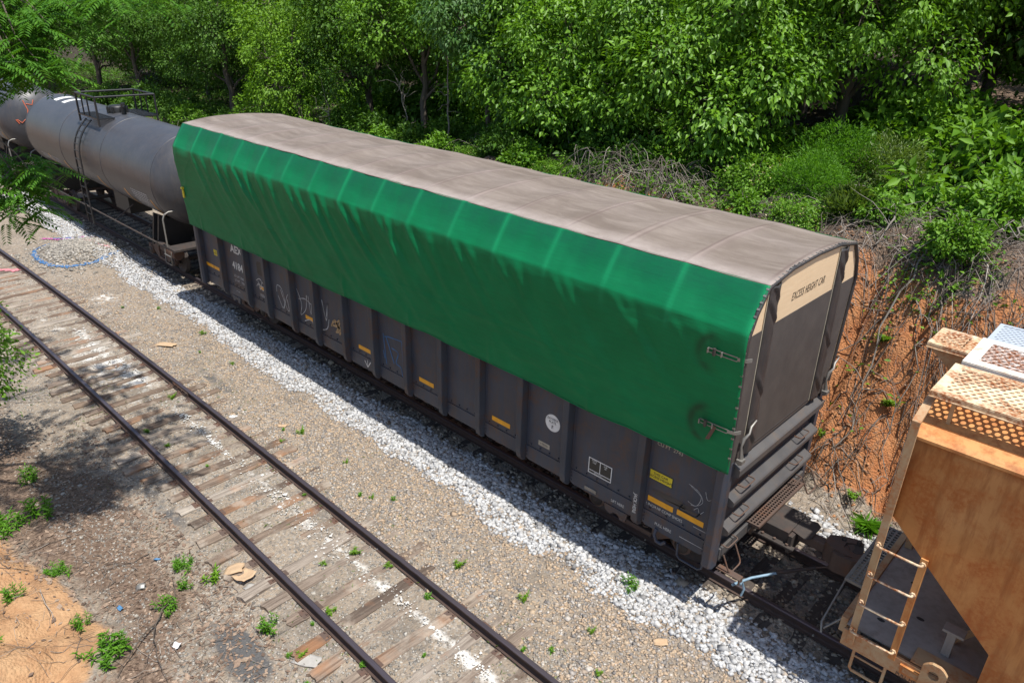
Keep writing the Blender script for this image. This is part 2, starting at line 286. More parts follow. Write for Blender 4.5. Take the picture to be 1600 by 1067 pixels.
# ------------------------------------------------------------------ mesh helpers
class MB:
    def __init__(s): s.v = []; s.f = []; s.sm = []; s.n = 0
    def add(s, vs, fs, smooth=False):
        vs = [tuple(map(float, p)) for p in vs]
        s.v += vs; s.f += [tuple(i + s.n for i in f) for f in fs]; s.sm += [smooth]*len(fs); s.n += len(vs); return s
    def bx(s, x0, x1, y0, y1, z0, z1, rot=None):
        c = Vector(((x0+x1)/2, (y0+y1)/2, (z0+z1)/2)); vs = []
        for x in (x0, x1):
            for y in (y0, y1):
                for z in (z0, z1):
                    p = Vector((x, y, z)); vs.append(c + rot @ (p - c) if rot else p)
        return s.add(vs, [(0, 1, 3, 2), (4, 6, 7, 5), (0, 4, 5, 1), (2, 3, 7, 6), (0, 2, 6, 4), (1, 5, 7, 3)])
    def prism(s, prof, ax, a0, a1, smooth=False, caps=True):
        """extrude a 2-D outline: ax 'x' -> (y,z), 'y' -> (x,z), 'z' -> (x,y)"""
        def P(u, v, a): return {'x': (a, u, v), 'y': (u, a, v), 'z': (u, v, a)}[ax]
        n = len(prof); vs = [P(u, v, a0) for u, v in prof] + [P(u, v, a1) for u, v in prof]
        s.add(vs, [(i, (i+1) % n, n + (i+1) % n, n + i) for i in range(n)], smooth)
        if caps: s.add(vs, [tuple(range(n))[::-1], tuple(range(n, 2*n))])
        return s
    def tube(s, pts, r, n=8, smooth=True, caps=True):
        pts = [Vector(p) for p in pts]; k = len(pts); rs = r if hasattr(r, '__len__') else [r]*k
        vs = []; up = None
        for i, p in enumerate(pts):
            t = (pts[min(i+1, k-1)] - pts[max(i-1, 0)]).normalized()
            if up is None: up = Vector((0, 0, 1)) if abs(t.z) < 0.9 else Vector((1, 0, 0))
            a = t.cross(up).normalized(); bb = a.cross(t).normalized(); up = bb
            for j in range(n):
                th = 2*math.pi*j/n; vs.append(p + (a*math.cos(th) + bb*math.sin(th))*rs[i])
        fs = [(i*n + j, i*n + (j+1) % n, (i+1)*n + (j+1) % n, (i+1)*n + j) for i in range(k-1) for j in range(n)]
        s.add(vs, fs, smooth)
        if caps: s.add(vs[:n] + vs[-n:], [tuple(range(n))[::-1], tuple(range(n, 2*n))])
        return s
    def cyl(s, p0, p1, r, n=16, smooth=True): return s.tube([p0, p1], r, n, smooth)
    def lathe(s, prof, org, ax, n=40, smooth=True):
        """prof: (radius, along)"""
        o = Vector(org); vs = []
        for r_, a in prof:
            for j in range(n):
                th = 2*math.pi*j/n; c, d = r_*math.cos(th), r_*math.sin(th)
                vs.append(o + Vector({'x': (a, c, d), 'y': (c, a, d), 'z': (c, d, a)}[ax]))
        k = len(prof)
        return s.add(vs, [(i*n + j, i*n + (j+1) % n, (i+1)*n + (j+1) % n, (i+1)*n + j) for i in range(k-1) for j in range(n)], smooth)
    def build(s, name, mat, parent=None, bevel=0.0):
        if not s.v: return None
        v = np.array(s.v); c = (v.min(0) + v.max(0))/2
        me = bpy.data.meshes.new(name); me.from_pydata((v - c).tolist(), [], s.f)
        me.polygons.foreach_set('use_smooth', s.sm)
        bm = bmesh.new(); bm.from_mesh(me); bmesh.ops.recalc_face_normals(bm, faces=bm.faces); bm.to_mesh(me); bm.free()
        return link(name, me, mat, parent, c, bevel)
WL = {}
def wloc(o): return WL.get(o.name, Vector((0, 0, 0)))
def link(name, me, mat, parent=None, c=(0, 0, 0), bevel=0.0):
    if mat is not None and not me.materials: me.materials.append(M[mat] if isinstance(mat, str) else mat)
    o = bpy.data.objects.new(name, me); col.objects.link(o); c = Vector(c)
    WL[o.name] = c
    if parent: o.parent = parent; o.location = c - wloc(parent)
    else: o.location = c
    if bevel:
        b = o.modifiers.new('bevel', 'BEVEL'); b.width = bevel; b.segments = 2; b.limit_method = 'ANGLE'; b.angle_limit = R(40)
    return o
def tag(o, label=None, cat=None, group=None, kind=None):
    for k, v in (('label', label), ('category', cat), ('group', group), ('kind', kind)):
        if v: o[k] = v
    return o
def thing(name, loc, label, cat, group=None):
    o = bpy.data.objects.new(name, None); col.objects.link(o); o.location = loc; o.empty_display_size = 0.2
    WL[o.name] = Vector(loc); return tag(o, label, cat, group)
def copy_tree(o, parent=None):
    c = o.copy(); col.objects.link(c)
    if parent: c.parent = parent
    for ch in list(o.children): copy_tree(ch, c)
    return c
def np_mesh(name, V, F, mat, parent=None, c=None, smooth=False, attrs=None):
    """fast mesh from arrays; F is (n,3) or (n,4)"""
    V = np.asarray(V, float); F = np.asarray(F, np.int32)
    if c is None: c = V.mean(0)
    me = bpy.data.meshes.new(name); k = F.shape[1]
    me.vertices.add(len(V)); me.vertices.foreach_set('co', (V - np.asarray(c)).astype(np.float32).ravel())
    me.loops.add(F.size); me.loops.foreach_set('vertex_index', F.ravel())
    me.polygons.add(len(F)); me.polygons.foreach_set('loop_start', np.arange(0, F.size, k, dtype=np.int32))
    if smooth: me.polygons.foreach_set('use_smooth', np.ones(len(F), bool))
    me.update(calc_edges=True)
    for a, val in (attrs or {}).items():
        at = me.attributes.new(a, 'FLOAT', 'POINT'); at.data.foreach_set('value', np.asarray(val, np.float32))
    return link(name, me, mat, parent, c)
def vnoise(x, y, seed=0):
    xi = np.floor(x).astype(np.int64); yi = np.floor(y).astype(np.int64); fx = x - xi; fy = y - yi
    fx = fx*fx*(3 - 2*fx); fy = fy*fy*(3 - 2*fy)
    def h(a, b):
        n = (a*374761393 + b*668265263 + seed*1442695041) & 0xffffffff
        n = ((n ^ (n >> 13))*1274126177) & 0xffffffff
        return ((n ^ (n >> 16)) & 0xffff)/65535.0
    return (h(xi, yi)*(1-fx) + h(xi+1, yi)*fx)*(1-fy) + (h(xi, yi+1)*(1-fx) + h(xi+1, yi+1)*fx)*fy
def fbm(x, y, oct=4, seed=0):
    s = 0; a = 0.5; t = 0
    for i in range(oct): s = s + a*(vnoise(x, y, seed + i*17) - 0.5)*2; t += a; a *= 0.5; x = x*2.03 + 3.1; y = y*2.03 + 7.7
    return s/t
def sstep(a, b, x): t = np.clip((x - a)/(b - a), 0, 1); return t*t*(3 - 2*t)

# ------------------------------------------------------------------ the ground
def yc(x): x = np.asarray(x, float); return -5.03 - 0.0009*np.maximum(0, -(x + 9))**2          # centre line of the empty track
def bank_h(x): return np.interp(x, [-70, -45, -32, -18, -9, 8], [1.2, 1.6, 2.4, 3.3, 4.2, 4.4])
def bank_foot(x): return np.interp(x, [-60, -40, -22, -12, -3, 8], [4.4, 4.2, 3.6, 2.9, 2.4, 2.4]) + 0.25*fbm(x*0.9, x*0 + 3.3, 3, 5)
def sand_edge(x): return np.interp(x, [-30, -16, -9.5, -7.2, -6.0, -5.0, 0, 10], [-8.6, -8.6, -8.55, -8.15, -8.0, -8.6, -10.5, -12]) + 0.12*fbm(x*2, x*0, 3, 9)
def H(x, y):
    x = np.asarray(x, float); y = np.asarray(y, float)
    z = -0.190 + 0.020*fbm(x*1.7, y*1.7, 4, 1) + 0.012*fbm(x*7, y*7, 2, 2)
    z = z + 0.045*np.exp(-((y + 1.7)/0.42)**2) - 0.06*np.exp(-((y + 6.9)/0.8)**2)
    z = z + np.clip(1.35 - np.abs(y - yc(x)), 0, 0.3)/0.3*(0.026*fbm(x*1.6, y*1.9, 3, 11) + 0.004)
    d = (np.abs((x + 24.7)/1.5)**2.4 + np.abs((y + 2.55)/1.15)**2.4)
    z = z + 0.42*np.exp(-d*1.1)
    u = y - bank_foot(x); hc = bank_h(x)
    st = sstep(-0.1, 3.3, u)
    rough = np.clip(u/0.8, 0, 1)*np.exp(-np.maximum(0, u - 2.6)/2.5)
    z = z + hc*st + 0.11*np.maximum(0, u - 2.6) + 0.06*np.maximum(0, u - 12) \
        + rough*(0.50*fbm(x*0.8, y*0.8, 4, 21) + 0.24*fbm(x*2.2, y*0.8, 4, 22) + 0.10*fbm(x*5.5, y*3.0, 3, 24) - 0.42*np.exp(-((fbm(x*0.7, y*0.25, 3, 25))/0.09)**2)) + 0.25*np.clip(u - 2, 0, 1)*fbm(x*0.5, y*0.5, 3, 23)
    us = np.maximum(0, sand_edge(x) - y)
    z = z + 0.42*us + np.clip(us*1.5, 0, 1)*(0.30*fbm(x*1.1, y*1.1, 4, 31) + 0.12*fbm(x*3.3, y*3.3, 4, 32))
    return z
def axis(a): return np.concatenate([np.arange(p, q, s) for p, q, s in a])
gx = axis([(-400, -80, 20), (-80, -45, 1.0), (-45, -30, 0.3), (-30, 6, 0.11), (6, 14, 0.4), (14, 60, 4), (60, 401, 20)])
gy = axis([(-300, -40, 20), (-40, -16, 2), (-16, -10, 0.3), (-10, 7, 0.11), (7, 16, 0.3), (16, 40, 1), (40, 401, 20)])
X, Y = np.meshgrid(gx, gy, indexing='ij')
Z = H(X, np.clip(Y, -16, 32))
u = Y - bank_foot(X); us = sand_edge(X) - Y
clay = sstep(-0.05, 0.55, u - 0.25 + 0.3*fbm(X, Y, 3, 41))*(1 - sstep(2.4, 3.6, u + 0.8*fbm(X*0.7, Y*0.7, 3, 42)))*np.interp(X, [-16, -9], [0.3, 1])
litter = 0.85*sstep(2.0, 3.2, u) + 0.6*np.exp(-((us + 0.55)/0.45)**2)*(X < -4) + 0.55*np.exp(-(((X + 9.6)/1.8)**2 + ((Y + 7.5)/0.9)**2)) + 0.25*(Y < -6.6)
sand = sstep(-0.15, 0.5, us)
ctr = Y - yc(X)
dust = 0.78*np.exp(-((ctr - 0.3)/0.13)**2)*np.interp(fbm(X*0.5, Y*0.2, 2, 51), [-0.35, 0.3], [0.25, 1])*(X > -18) + 0.5*np.exp(-(((X + 15)/3.2)**2 + ((ctr + 0.0)/0.9)**2)) \
    + 0.55*np.exp(-(((X + 19.6)/1.0)**2 + ((Y + 3.4)/0.45)**2))
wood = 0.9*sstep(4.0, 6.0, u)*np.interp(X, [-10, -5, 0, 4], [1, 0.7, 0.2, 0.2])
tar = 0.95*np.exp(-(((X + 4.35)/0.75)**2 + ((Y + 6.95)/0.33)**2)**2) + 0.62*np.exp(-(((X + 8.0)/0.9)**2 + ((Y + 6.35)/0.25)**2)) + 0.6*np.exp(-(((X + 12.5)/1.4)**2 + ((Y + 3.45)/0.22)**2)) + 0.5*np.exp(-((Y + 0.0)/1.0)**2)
nx, ny = X.shape; idx = np.arange(nx*ny).reshape(nx, ny)
GF = np.stack([idx[:-1, :-1], idx[1:, :-1], idx[1:, 1:], idx[:-1, 1:]], -1).reshape(-1, 4)
tag(np_mesh('ground', np.stack([X, Y, Z], -1).reshape(-1, 3), GF, 'ground', smooth=True, c=(0, 0, 0),
    attrs={'clay': clay.ravel(), 'litter': litter.ravel(), 'sand': sand.ravel(), 'dust': dust.ravel(), 'wood': wood.ravel(), 'tar': tar.ravel()}), kind='structure')

def rot_rand(n):
    q = rng.normal(size=(n, 4)); q /= np.linalg.norm(q, axis=1)[:, None]; a, b, c, d = q.T
    return np.stack([np.stack([1-2*(c*c+d*d), 2*(b*c-a*d), 2*(b*d+a*c)], -1), np.stack([2*(b*c+a*d), 1-2*(b*b+d*d), 2*(c*d-a*b)], -1), np.stack([2*(b*d-a*c), 2*(c*d+a*b), 1-2*(b*b+c*c)], -1)], 1)
CUBE = np.array([(x, y, z) for x in (-1, 1) for y in (-1, 1) for z in (-1, 1)], float)*0.5
CT = np.array([(0, 1, 3), (0, 3, 2), (4, 6, 7), (4, 7, 5), (0, 4, 5), (0, 5, 1), (2, 3, 7), (2, 7, 6), (0, 2, 6), (0, 6, 4), (1, 5, 7), (1, 7, 3)])
def stones(name, xy, size, mat, lift=0.15, squash=0.7):
    n = len(xy); s = size*np.exp(rng.normal(0, 0.28, n))
    V = CUBE[None]*rng.uniform(0.55, 1.05, (n, 8, 1))*rng.uniform(0.7, 1.25, (n, 1, 3))
    V = np.einsum('nij,nkj->nki', rot_rand(n), V)*s[:, None, None]; V[:, :, 2] *= squash
    z = H(xy[:, 0], xy[:, 1]) + s*lift
    V += np.concatenate([xy, z[:, None]], 1)[:, None, :]
    F = (CT[None] + (np.arange(n)*8)[:, None, None]).reshape(-1, 3)
    return tag(np_mesh(name, V.reshape(-1, 3), F, mat), kind='stuff')
def pick(n, x0, x1, y0, y1, dens=None, near=True):
    """random spots, thinning with distance from the bridge end"""
    x = x1 - (x1 - x0)*rng.random(n)**(1.35 if near else 1.0); y = rng.uniform(y0, y1, n)
    k = rng.random(n) < (dens(x, y) if dens else 1); return np.stack([x[k], y[k]], 1)
def white_d(x, y):
    e0 = -2.17 - 0.26*fbm(x*1.3, y*0, 4, 61); e1 = -1.30 + 0.26*fbm(x*0.8, y*0 + 5, 3, 62)
    lo = np.interp(x, [-34, -23, -19, -17], [1, 1, 0.75, 1]); gap = 1 - 0.75*np.exp(-(((x + 24.6)/1.8)**2))
    return sstep(e0 - 0.24, e0 + 0.10, y)*(1 - sstep(e1 - 0.1, e1 + 0.22, y))*lo*gap
stones('white_ballast', pick(60000, -36, 4, -2.6, -0.8, white_d), 0.050, 'stone_white', 0.22)
stones('tan_gravel', pick(60000, -22, 3.5, -4.3, -2.0, lambda x, y: np.clip(0.75 + 0.7*fbm(x*0.9, y*1.4, 4, 71), 0.12, 1)*(1 - 0.9*np.exp(-(((x + 13)/1.6)**2 + ((y + 3.4)/0.3)**2)))*np.interp(x, [-20, -10], [0.45, 1])), 0.036, 'stone_tan', 0.06, 0.55)
stones('grey_gravel', pick(52000, -24, 2.5, -8.0, -3.6, lambda x, y: np.clip(0.42 + 0.8*fbm(x*1.1, y*1.1, 4, 72), 0.05, 1)*np.interp(x, [-24, -8], [0.5, 1])*(1 - np.exp(-(((x + 4.35)/0.8)**2 + ((y + 6.95)/0.36)**2)**2))), 0.028, 'stone_grey', 0.04, 0.55)
stones('dark_ballast', pick(22000, -30, 5, -1.7, 1.6, lambda x, y: np.clip(0.6 + 0.6*fbm(x, y, 3, 73), 0.1, 1)), 0.055, 'stone_dark', 0.12)
stones('white_ballast', pick(5200, -6, 4.5, 1.55, 2.5, lambda x, y: 1 - sstep(1.95, 2.35, y + 0.3*fbm(x*2, y, 2, 75))), 0.062, 'stone_white', 0.22)
mnd = np.stack([rng.normal(-24.7, 0.85, 3600), rng.normal(-2.6, 0.62, 3600)], 1)
stones('mound_gravel', mnd, 0.06, 'stone_grey', 0.15)
stones('clay_clods', pick(9000, -9, 5, 2.3, 6.0, lambda x, y: np.clip(0.15 + 1.1*fbm(x*1.3, y*1.3, 3, 76), 0, 1), False), 0.042, 'clod', 0.1)

# flat dry leaves and chips on the dirt by the sand bank and along the foot of the clay
def flakes(name, xy, size, mat):
    n = len(xy); s = size*np.exp(rng.normal(0, 0.35, n)); z = H(xy[:, 0], xy[:, 1]) + 0.012
    a = rng.uniform(0, 2*np.pi, n); el = rng.uniform(0.35, 0.8, n)
    U = np.stack([np.cos(a), np.sin(a), rng.uniform(-.3, .3, n)], 1)*s[:, None]; Wv = np.stack([-np.sin(a), np.cos(a), rng.uniform(-.3, .3, n)], 1)*(s*el)[:, None]
    P = np.concatenate([xy, z[:, None]], 1)
    V = np.stack([P - U, P + Wv*0.8, P + U, P - Wv], 1); V[:, :, 2] = np.maximum(V[:, :, 2], (z - 0.006)[:, None])
    F = (np.array([[0, 1, 2, 3]])[None] + (np.arange(n)*4)[:, None, None]).reshape(-1, 4)
    return tag(np_mesh(name, V.reshape(-1, 3), F, mat), kind='stuff')
fl = np.concatenate([pick(9000, -13, -3.5, -9.2, -6.4, lambda x, y: np.clip(0.6 + 0.9*fbm(x*0.9, y*0.9, 3, 77), 0.05, 1)*(1 - 0.8*sstep(0.1, 0.6, sand_edge(x) - y)), False),
                     pick(7000, -10, 5, 2.4, 8, lambda x, y: np.clip(0.4 + 0.8*fbm(x, y, 3, 78), 0, 1), False)])
flakes('dry_leaves', fl, 0.032, 'litter_leaf')

# ------------------------------------------------------------------ tracks
def rail_profile():
    h = [(0.024, 0.0), (0.038, -0.007), (0.038, -0.038), (0.012, -0.05), (0.009, -0.125), (0.03, -0.145), (0.07, -0.152), (0.07, -0.166)]
    return [(-a, b) for a, b in h[::-1]] + h
def rail_mesh(xs, yfun):
    pr = rail_profile(); n = len(pr); V = []; mb = MB()
    for x in xs:
        for a, b in pr: V.append((x, yfun(x) + a, b))
    k = len(xs); return mb.add(V, [(i*n + j, i*n + (j+1) % n, (i+1)*n + (j+1) % n, (i+1)*n + j) for i in range(k-1) for j in range(n)])
def tie_mesh(seed, L=2.6, wd=0.22, h=0.16):
    rr = np.random.default_rng(seed); mb = MB(); ny_ = 12; nx_ = 4
    V = []; ids = {}
    for i in range(ny_ + 1):
        for j in range(nx_ + 1):
            x = (j/nx_ - 0.5)*wd + rr.normal(0, 0.003); y = (i/ny_ - 0.5)*L
            if i in (0, ny_): y += rr.normal(0, 0.018)
            z = rr.normal(0, 0.0035) - (0.012 if j in (0, nx_) else 0) - (0.016 if (j == 2 and seed % 2 and (i < 3 or i > 9)) else 0)
            ids[i, j] = len(V); V.append((x, y, z))
    base = len(V); V += [(x, y, -h) for x, y, _ in V[:base]]
    F = []
    for i in range(ny_):
        for j in range(nx_): F.append((ids[i, j], ids[i, j+1], ids[i+1, j+1], ids[i+1, j]))
        F.append((ids[i, 0], ids[i+1, 0], ids[i+1, 0] + base, ids[i, 0] + base)); F.append((ids[i, nx_], ids[i, nx_] + base, ids[i+1, nx_] + base, ids[i+1, nx_]))
    for j in range(nx_):
        F.append((ids[0, j], ids[0, j] + base, ids[0, j+1] + base, ids[0, j+1])); F.append((ids[ny_, j], ids[ny_, j+1], ids[ny_, j+1] + base, ids[ny_, j] + base))
    me = bpy.data.meshes.new('tie'); me.from_pydata(V, [], F); me.update(); return me
TIES = [tie_mesh(s) for s in range(6)]
pm = MB().bx(-0.09, 0.09, -0.17, 0.17, 0.0, 0.014)
for sx in (-0.05, 0.05):
    for sy in (-0.10, 0.10): pm.bx(sx - 0.012, sx + 0.012, sy - 0.012, sy + 0.012, 0.014, 0.035)
pobj = pm.build('tie_plate', 'rust_steel'); PLATE = pobj.data; bpy.data.objects.remove(pobj)
def track(label, x0, x1, cfun, half, spacing, tmat, plates, xs):
    t = thing('railway_track', (0, float(cfun(0)), 0), label, 'railway track')
    for s in (-1, 1):
        r_ = rail_mesh(xs, lambda x: float(cfun(x)) + s*half).build('rail', 'rail', t)
    x = x1; i = 0
    while x > x0:
        c = float(cfun(x)); rr = random.Random(int(x*1000))
        me = TIES[rr.randrange(6)]; key = (me.name, tmat)
        if key not in TIEM: mm = me.copy(); mm.materials.append(M[tmat]); TIEM[key] = mm
        off = rr.uniform(-0.16, 0.16)
        o = bpy.data.objects.new('tie', TIEM[key]); col.objects.link(o); o.parent = t
        o.location = (x, c - float(cfun(0)) + off, -0.166 + (rr.uniform(-0.016, 0.008) if plates else rr.uniform(-0.01, 0.0)))
        o.rotation_euler = (rr.uniform(-.006, .006), 0, rr.uniform(-0.035, 0.035) - (0.0018*min(0, x + 9)))
        if plates and rr.random() < 0.9:
            for s in (-1, 1):
                p = bpy.data.objects.new('tie_plate', PLATE); col.objects.link(p); p.parent = o
                p.location = (0, s*half - off, 0.004); p.rotation_euler = (0, 0, -o.rotation_euler.z)
        x -= spacing*rr.uniform(0.88, 1.12); i += 1
    return t
TIEM = {}
xs_front = list(np.arange(-60, -8, 2.0)) + [-8, 0, 8, 14]
t1 = track('empty track in front of the train with half-buried weathered wooden ties', -27, 3.5, yc, 0.785, 0.505, 'tie', True, xs_front)
t2 = track('track under the standing wagons with dark creosoted ties', -31, 4.5, lambda x: 0.0, 0.7525, 0.53, 'dark_tie', False, [-80, -20, 0, 16])
mb = MB().bx(-12.75, -11.95, float(yc(-12.3)) + 0.785 - 0.055, float(yc(-12.3)) + 0.785 - 0.016, -0.125, -0.055)
for k in range(4): mb.cyl((-12.65 + 0.2*k, float(yc(-12.3)) + 0.74, -0.09), (-12.65 + 0.2*k, float(yc(-12.3)) + 0.715, -0.09), 0.018, 6)
mb.build('joint_bar', 'rust_steel', t1)

# ------------------------------------------------------------------ shared bits for wagons
def fur(f):  # helper so that parts can be built in one line
    mb = MB(); f(mb); return mb
def text(s, size, mat, parent, place, sx=1.0, bold=0.012, italic=0.0, name='lettering', spacing=1.0, align='CENTER'):
    cu = bpy.data.curves.new('lettering', 'FONT'); cu.body = s; cu.size = size; cu.offset = bold*size; cu.shear = italic
    cu.align_x = align; cu.align_y = 'CENTER'; cu.space_character = spacing; cu.resolution_u = 3
    o = bpy.data.objects.new('tmp', cu); col.objects.link(o); bpy.context.view_layer.update()
    me = bpy.data.meshes.new_from_object(o.evaluated_get(bpy.context.evaluated_depsgraph_get()))
    bpy.data.objects.remove(o)
    loc, face = place
    for v in me.vertices: v.co.x *= sx
    o = link(name, me, mat, parent, loc)
    o.rotation_euler = {'-y': (R(90), 0, 0), '+x': (R(90), 0, R(90)), '+y': (R(90), 0, R(180)), 'vdown': (R(90), R(90), 0)}[face]
    return o
def ribbon(lines, width, y, name, mat, parent):
    """flat paint strokes on a wall facing -Y; lines are lists of (x, z)"""
    mb = MB()
    for L in lines:
        P = [Vector((a, b)) for a, b in L]; vs = []
        for i, p in enumerate(P):
            t = (P[min(i+1, len(P)-1)] - P[max(i-1, 0)]); t = t.normalized() if t.length else Vector((1, 0))
            n_ = Vector((-t.y, t.x))*width*0.5*random.uniform(0.6, 1.25)
            vs += [(p.x + n_.x, y, p.y + n_.y), (p.x - n_.x, y, p.y - n_.y)]
        mb.add(vs, [(2*i, 2*i+1, 2*i+3, 2*i+2) for i in range(len(P)-1)])
    return mb.build(name, mat, parent)
def curve2(pts, n=8):
    """Catmull-Rom through 2-D points"""
    P = [Vector(p) for p in pts]; P = [P[0]] + P + [P[-1]]; out = []
    for i in range(1, len(P)-2):
        for k in range(n):
            t = k/n; a, b, c, d = P[i-1], P[i], P[i+1], P[i+2]
            out.append(0.5*((2*b) + (c - a)*t + (2*a - 5*b + 4*c - d)*t*t + (3*b - a - 3*c + d)*t**3))
    return out + [P[-2]]
def arc_u(a, b, out, r=0.05, n=4):
    """grab iron: stands off from a, b along out, with rounded corners"""
    a, b, out = Vector(a), Vector(b), Vector(out); d = (b - a).normalized(); o1 = out.normalized(); L = out.length
    P = [a, a + o1*(L - r)]
    for k in range(1, n+1): th = math.pi/2*k/n; P.append(a + o1*(L - r + r*math.sin(th)) + d*(r - r*math.cos(th)))
    for k in range(0, n+1): th = math.pi/2*k/n; P.append(b + o1*(L - r + r*math.cos(th)) - d*(r - r*math.sin(th)))
    return P + [b]
def wheelset_mesh():
    mb = MB()
    for s in (-1, 1):
        prof = [(0.10, -0.09), (0.12, -0.05), (0.36, -0.035), (0.40, -0.06), (0.455, -0.045), (0.455, -0.02), (0.425, -0.012), (0.42, 0.065), (0.405, 0.072), (0.37, 0.05), (0.30, 0.025), (0.13, 0.05), (0.11, 0.10)]
        mb.lathe([(r_, s*(0.775 + a)) for r_, a in prof], (0, 0, 0), 'y', 32)
        mb.lathe([(0.09, s*0.88), (0.12, s*0.98), (0.12, s*1.12), (0.0, s*1.14)], (0, 0, 0), 'y', 16)
    mb.cyl((0, -0.75, 0), (0, 0.75, 0), 0.08, 12); return mb
_w = wheelset_mesh().build('wheelset', 'dark_steel'); WHEEL = _w.data; bpy.data.objects.remove(_w)
def spring_mesh():
    mb = MB()
    for dx in (-0.13, 0.0, 0.13):
        P = [(dx + 0.055*math.cos(t), 0.055*math.sin(t), -0.12 + 0.24*t/(2*math.pi*5)) for t in np.linspace(0, 2*math.pi*5, 50)]
        mb.tube(P, 0.016, 5)
    return mb
_w = spring_mesh().build('spring', 'rust_steel'); SPRING = _w.data; bpy.data.objects.remove(_w)
def truck(x, parent):
    mb = MB()
    for s in (-1, 1):
        o_, i_ = s*1.06, s*0.92
        pr = [(-1.12, 0.50), (-1.10, 0.62), (-0.62, 0.66), (-0.35, 0.78), (0.35, 0.78), (0.62, 0.66), (1.10, 0.62), (1.12, 0.50), (0.70, 0.46), (0.40, 0.26), (-0.40, 0.26), (-0.70, 0.46)]
        hole = [(-0.27, 0.42), (-0.27, 0.66), (0.27, 0.66), (0.27, 0.42)]
        # side frame as four bars round the spring opening
        mb.prism([(x + a, b) for a, b in [(-1.12, 0.50), (-1.10, 0.62), (-0.62, 0.66), (-0.35, 0.78), (-0.28, 0.78), (-0.28, 0.30), (-0.40, 0.26), (-0.70, 0.46)]], 'y', i_, o_)
        mb.prism([(x - a, b) for a, b in [(-1.12, 0.50), (-1.10, 0.62), (-0.62, 0.66), (-0.35, 0.78), (-0.28, 0.78), (-0.28, 0.30), (-0.40, 0.26), (-0.70, 0.46)]], 'y', i_, o_)
        mb.bx(x - 0.28, x + 0.28, min(i_, o_), max(i_, o_), 0.70, 0.78); mb.bx(x - 0.28, x + 0.28, min(i_, o_) - 0.02, max(i_, o_) + 0.02, 0.24, 0.33)
        for q in (-0.87, 0.87): mb.prism([(x + q + 0.17*math.cos(t), 0.44 + 0.17*math.sin(t)) for t in np.linspace(0, 2*math.pi, 12, endpoint=False)], 'y', s*0.97, s*1.10)
    mb.bx(x - 0.2, x + 0.2, -1.05, 1.05, 0.58, 0.695)
    t = mb.build('truck', 'rust_steel', parent, 0.01)
    for q in (-0.87, 0.87): link('wheelset', WHEEL, 'dark_steel', t, (x + q, 0, 0.422))
    for s in (-1, 1): link('spring', SPRING, 'rust_steel', t, (x, s*0.99, 0.45))
    return t
def coupler(x, d, parent, y=0.0, dz=0.0):
    """knuckle coupler whose pulling face looks along d from x"""
    mb = MB(); q = lambda a: x + d*a
    mb.bx(min(q(-0.75), q(-0.28)), max(q(-0.75), q(-0.28)), y - 0.09, y + 0.09, 0.76 + dz, 0.94 + dz)
    mb.prism([(q(-0.30), y - 0.10), (q(-0.16), y - 0.17), (q(0.04), y - 0.20), (q(0.15), y - 0.17), (q(0.06), y - 0.10), (q(-0.04), y - 0.03), (q(-0.05), y + 0.08), (q(0.02), y + 0.15), (q(0.14), y + 0.19), (q(0.18), y + 0.25), (q(0.04), y + 0.29), (q(-0.16), y + 0.20), (q(-0.30), y + 0.10)], 'z', 0.70 + dz, 1.02 + dz)
    mb.bx(min(q(-0.10), q(0.08)), max(q(-0.10), q(0.08)), y - 0.08, y + 0.16, 0.73 + dz, 0.985 + dz)
    c = mb.build('coupler', 'rust_steel', parent, 0.035)
    kn = MB(); kn.prism([(q(0.16), y + 0.24), (q(0.20), y + 0.15), (q(0.21), y + 0.02), (q(0.15), y - 0.04), (q(0.08), y - 0.02), (q(0.09), y + 0.08), (q(0.05), y + 0.16)], 'z', 0.72 + dz, 1.0 + dz)
    kn.cyl((q(0.10), y + 0.2, 0.68 + dz), (q(0.10), y + 0.2, 1.07 + dz), 0.035, 10)
    kn.build('knuckle', 'dark_steel', c, 0.015)
    return c
def grating(name, x0, x1, y0, y1, z, mat, parent, px=0.05, py=0.05, t=0.012, h=0.03, frame=True):
    """bar grating with real openings"""
    mb = MB()
    nxg = max(1, round((x1-x0)/px)); nyg = max(1, round((y1-y0)/py))
    for i in range(nxg + 1): xx = x0 + (x1-x0)*i/nxg; mb.bx(xx - t/2, xx + t/2, y0, y1, z - h, z)
    for j in range(nyg + 1): yy = y0 + (y1-y0)*j/nyg; mb.bx(x0, x1, yy - t/2, yy + t/2, z - h - 0.002, z - 0.002)
    if frame:
        mb.bx(x0 - 0.03, x1 + 0.03, y0 - 0.03, y0, z - h - 0.01, z + 0.003); mb.bx(x0 - 0.03, x1 + 0.03, y1, y1 + 0.03, z - h - 0.01, z + 0.003)
        mb.bx(x0 - 0.03, x0, y0, y1, z - h - 0.011, z + 0.002); mb.bx(x1, x1 + 0.03, y0, y1, z - h - 0.011, z + 0.002)
    return mb.build(name, mat, parent)
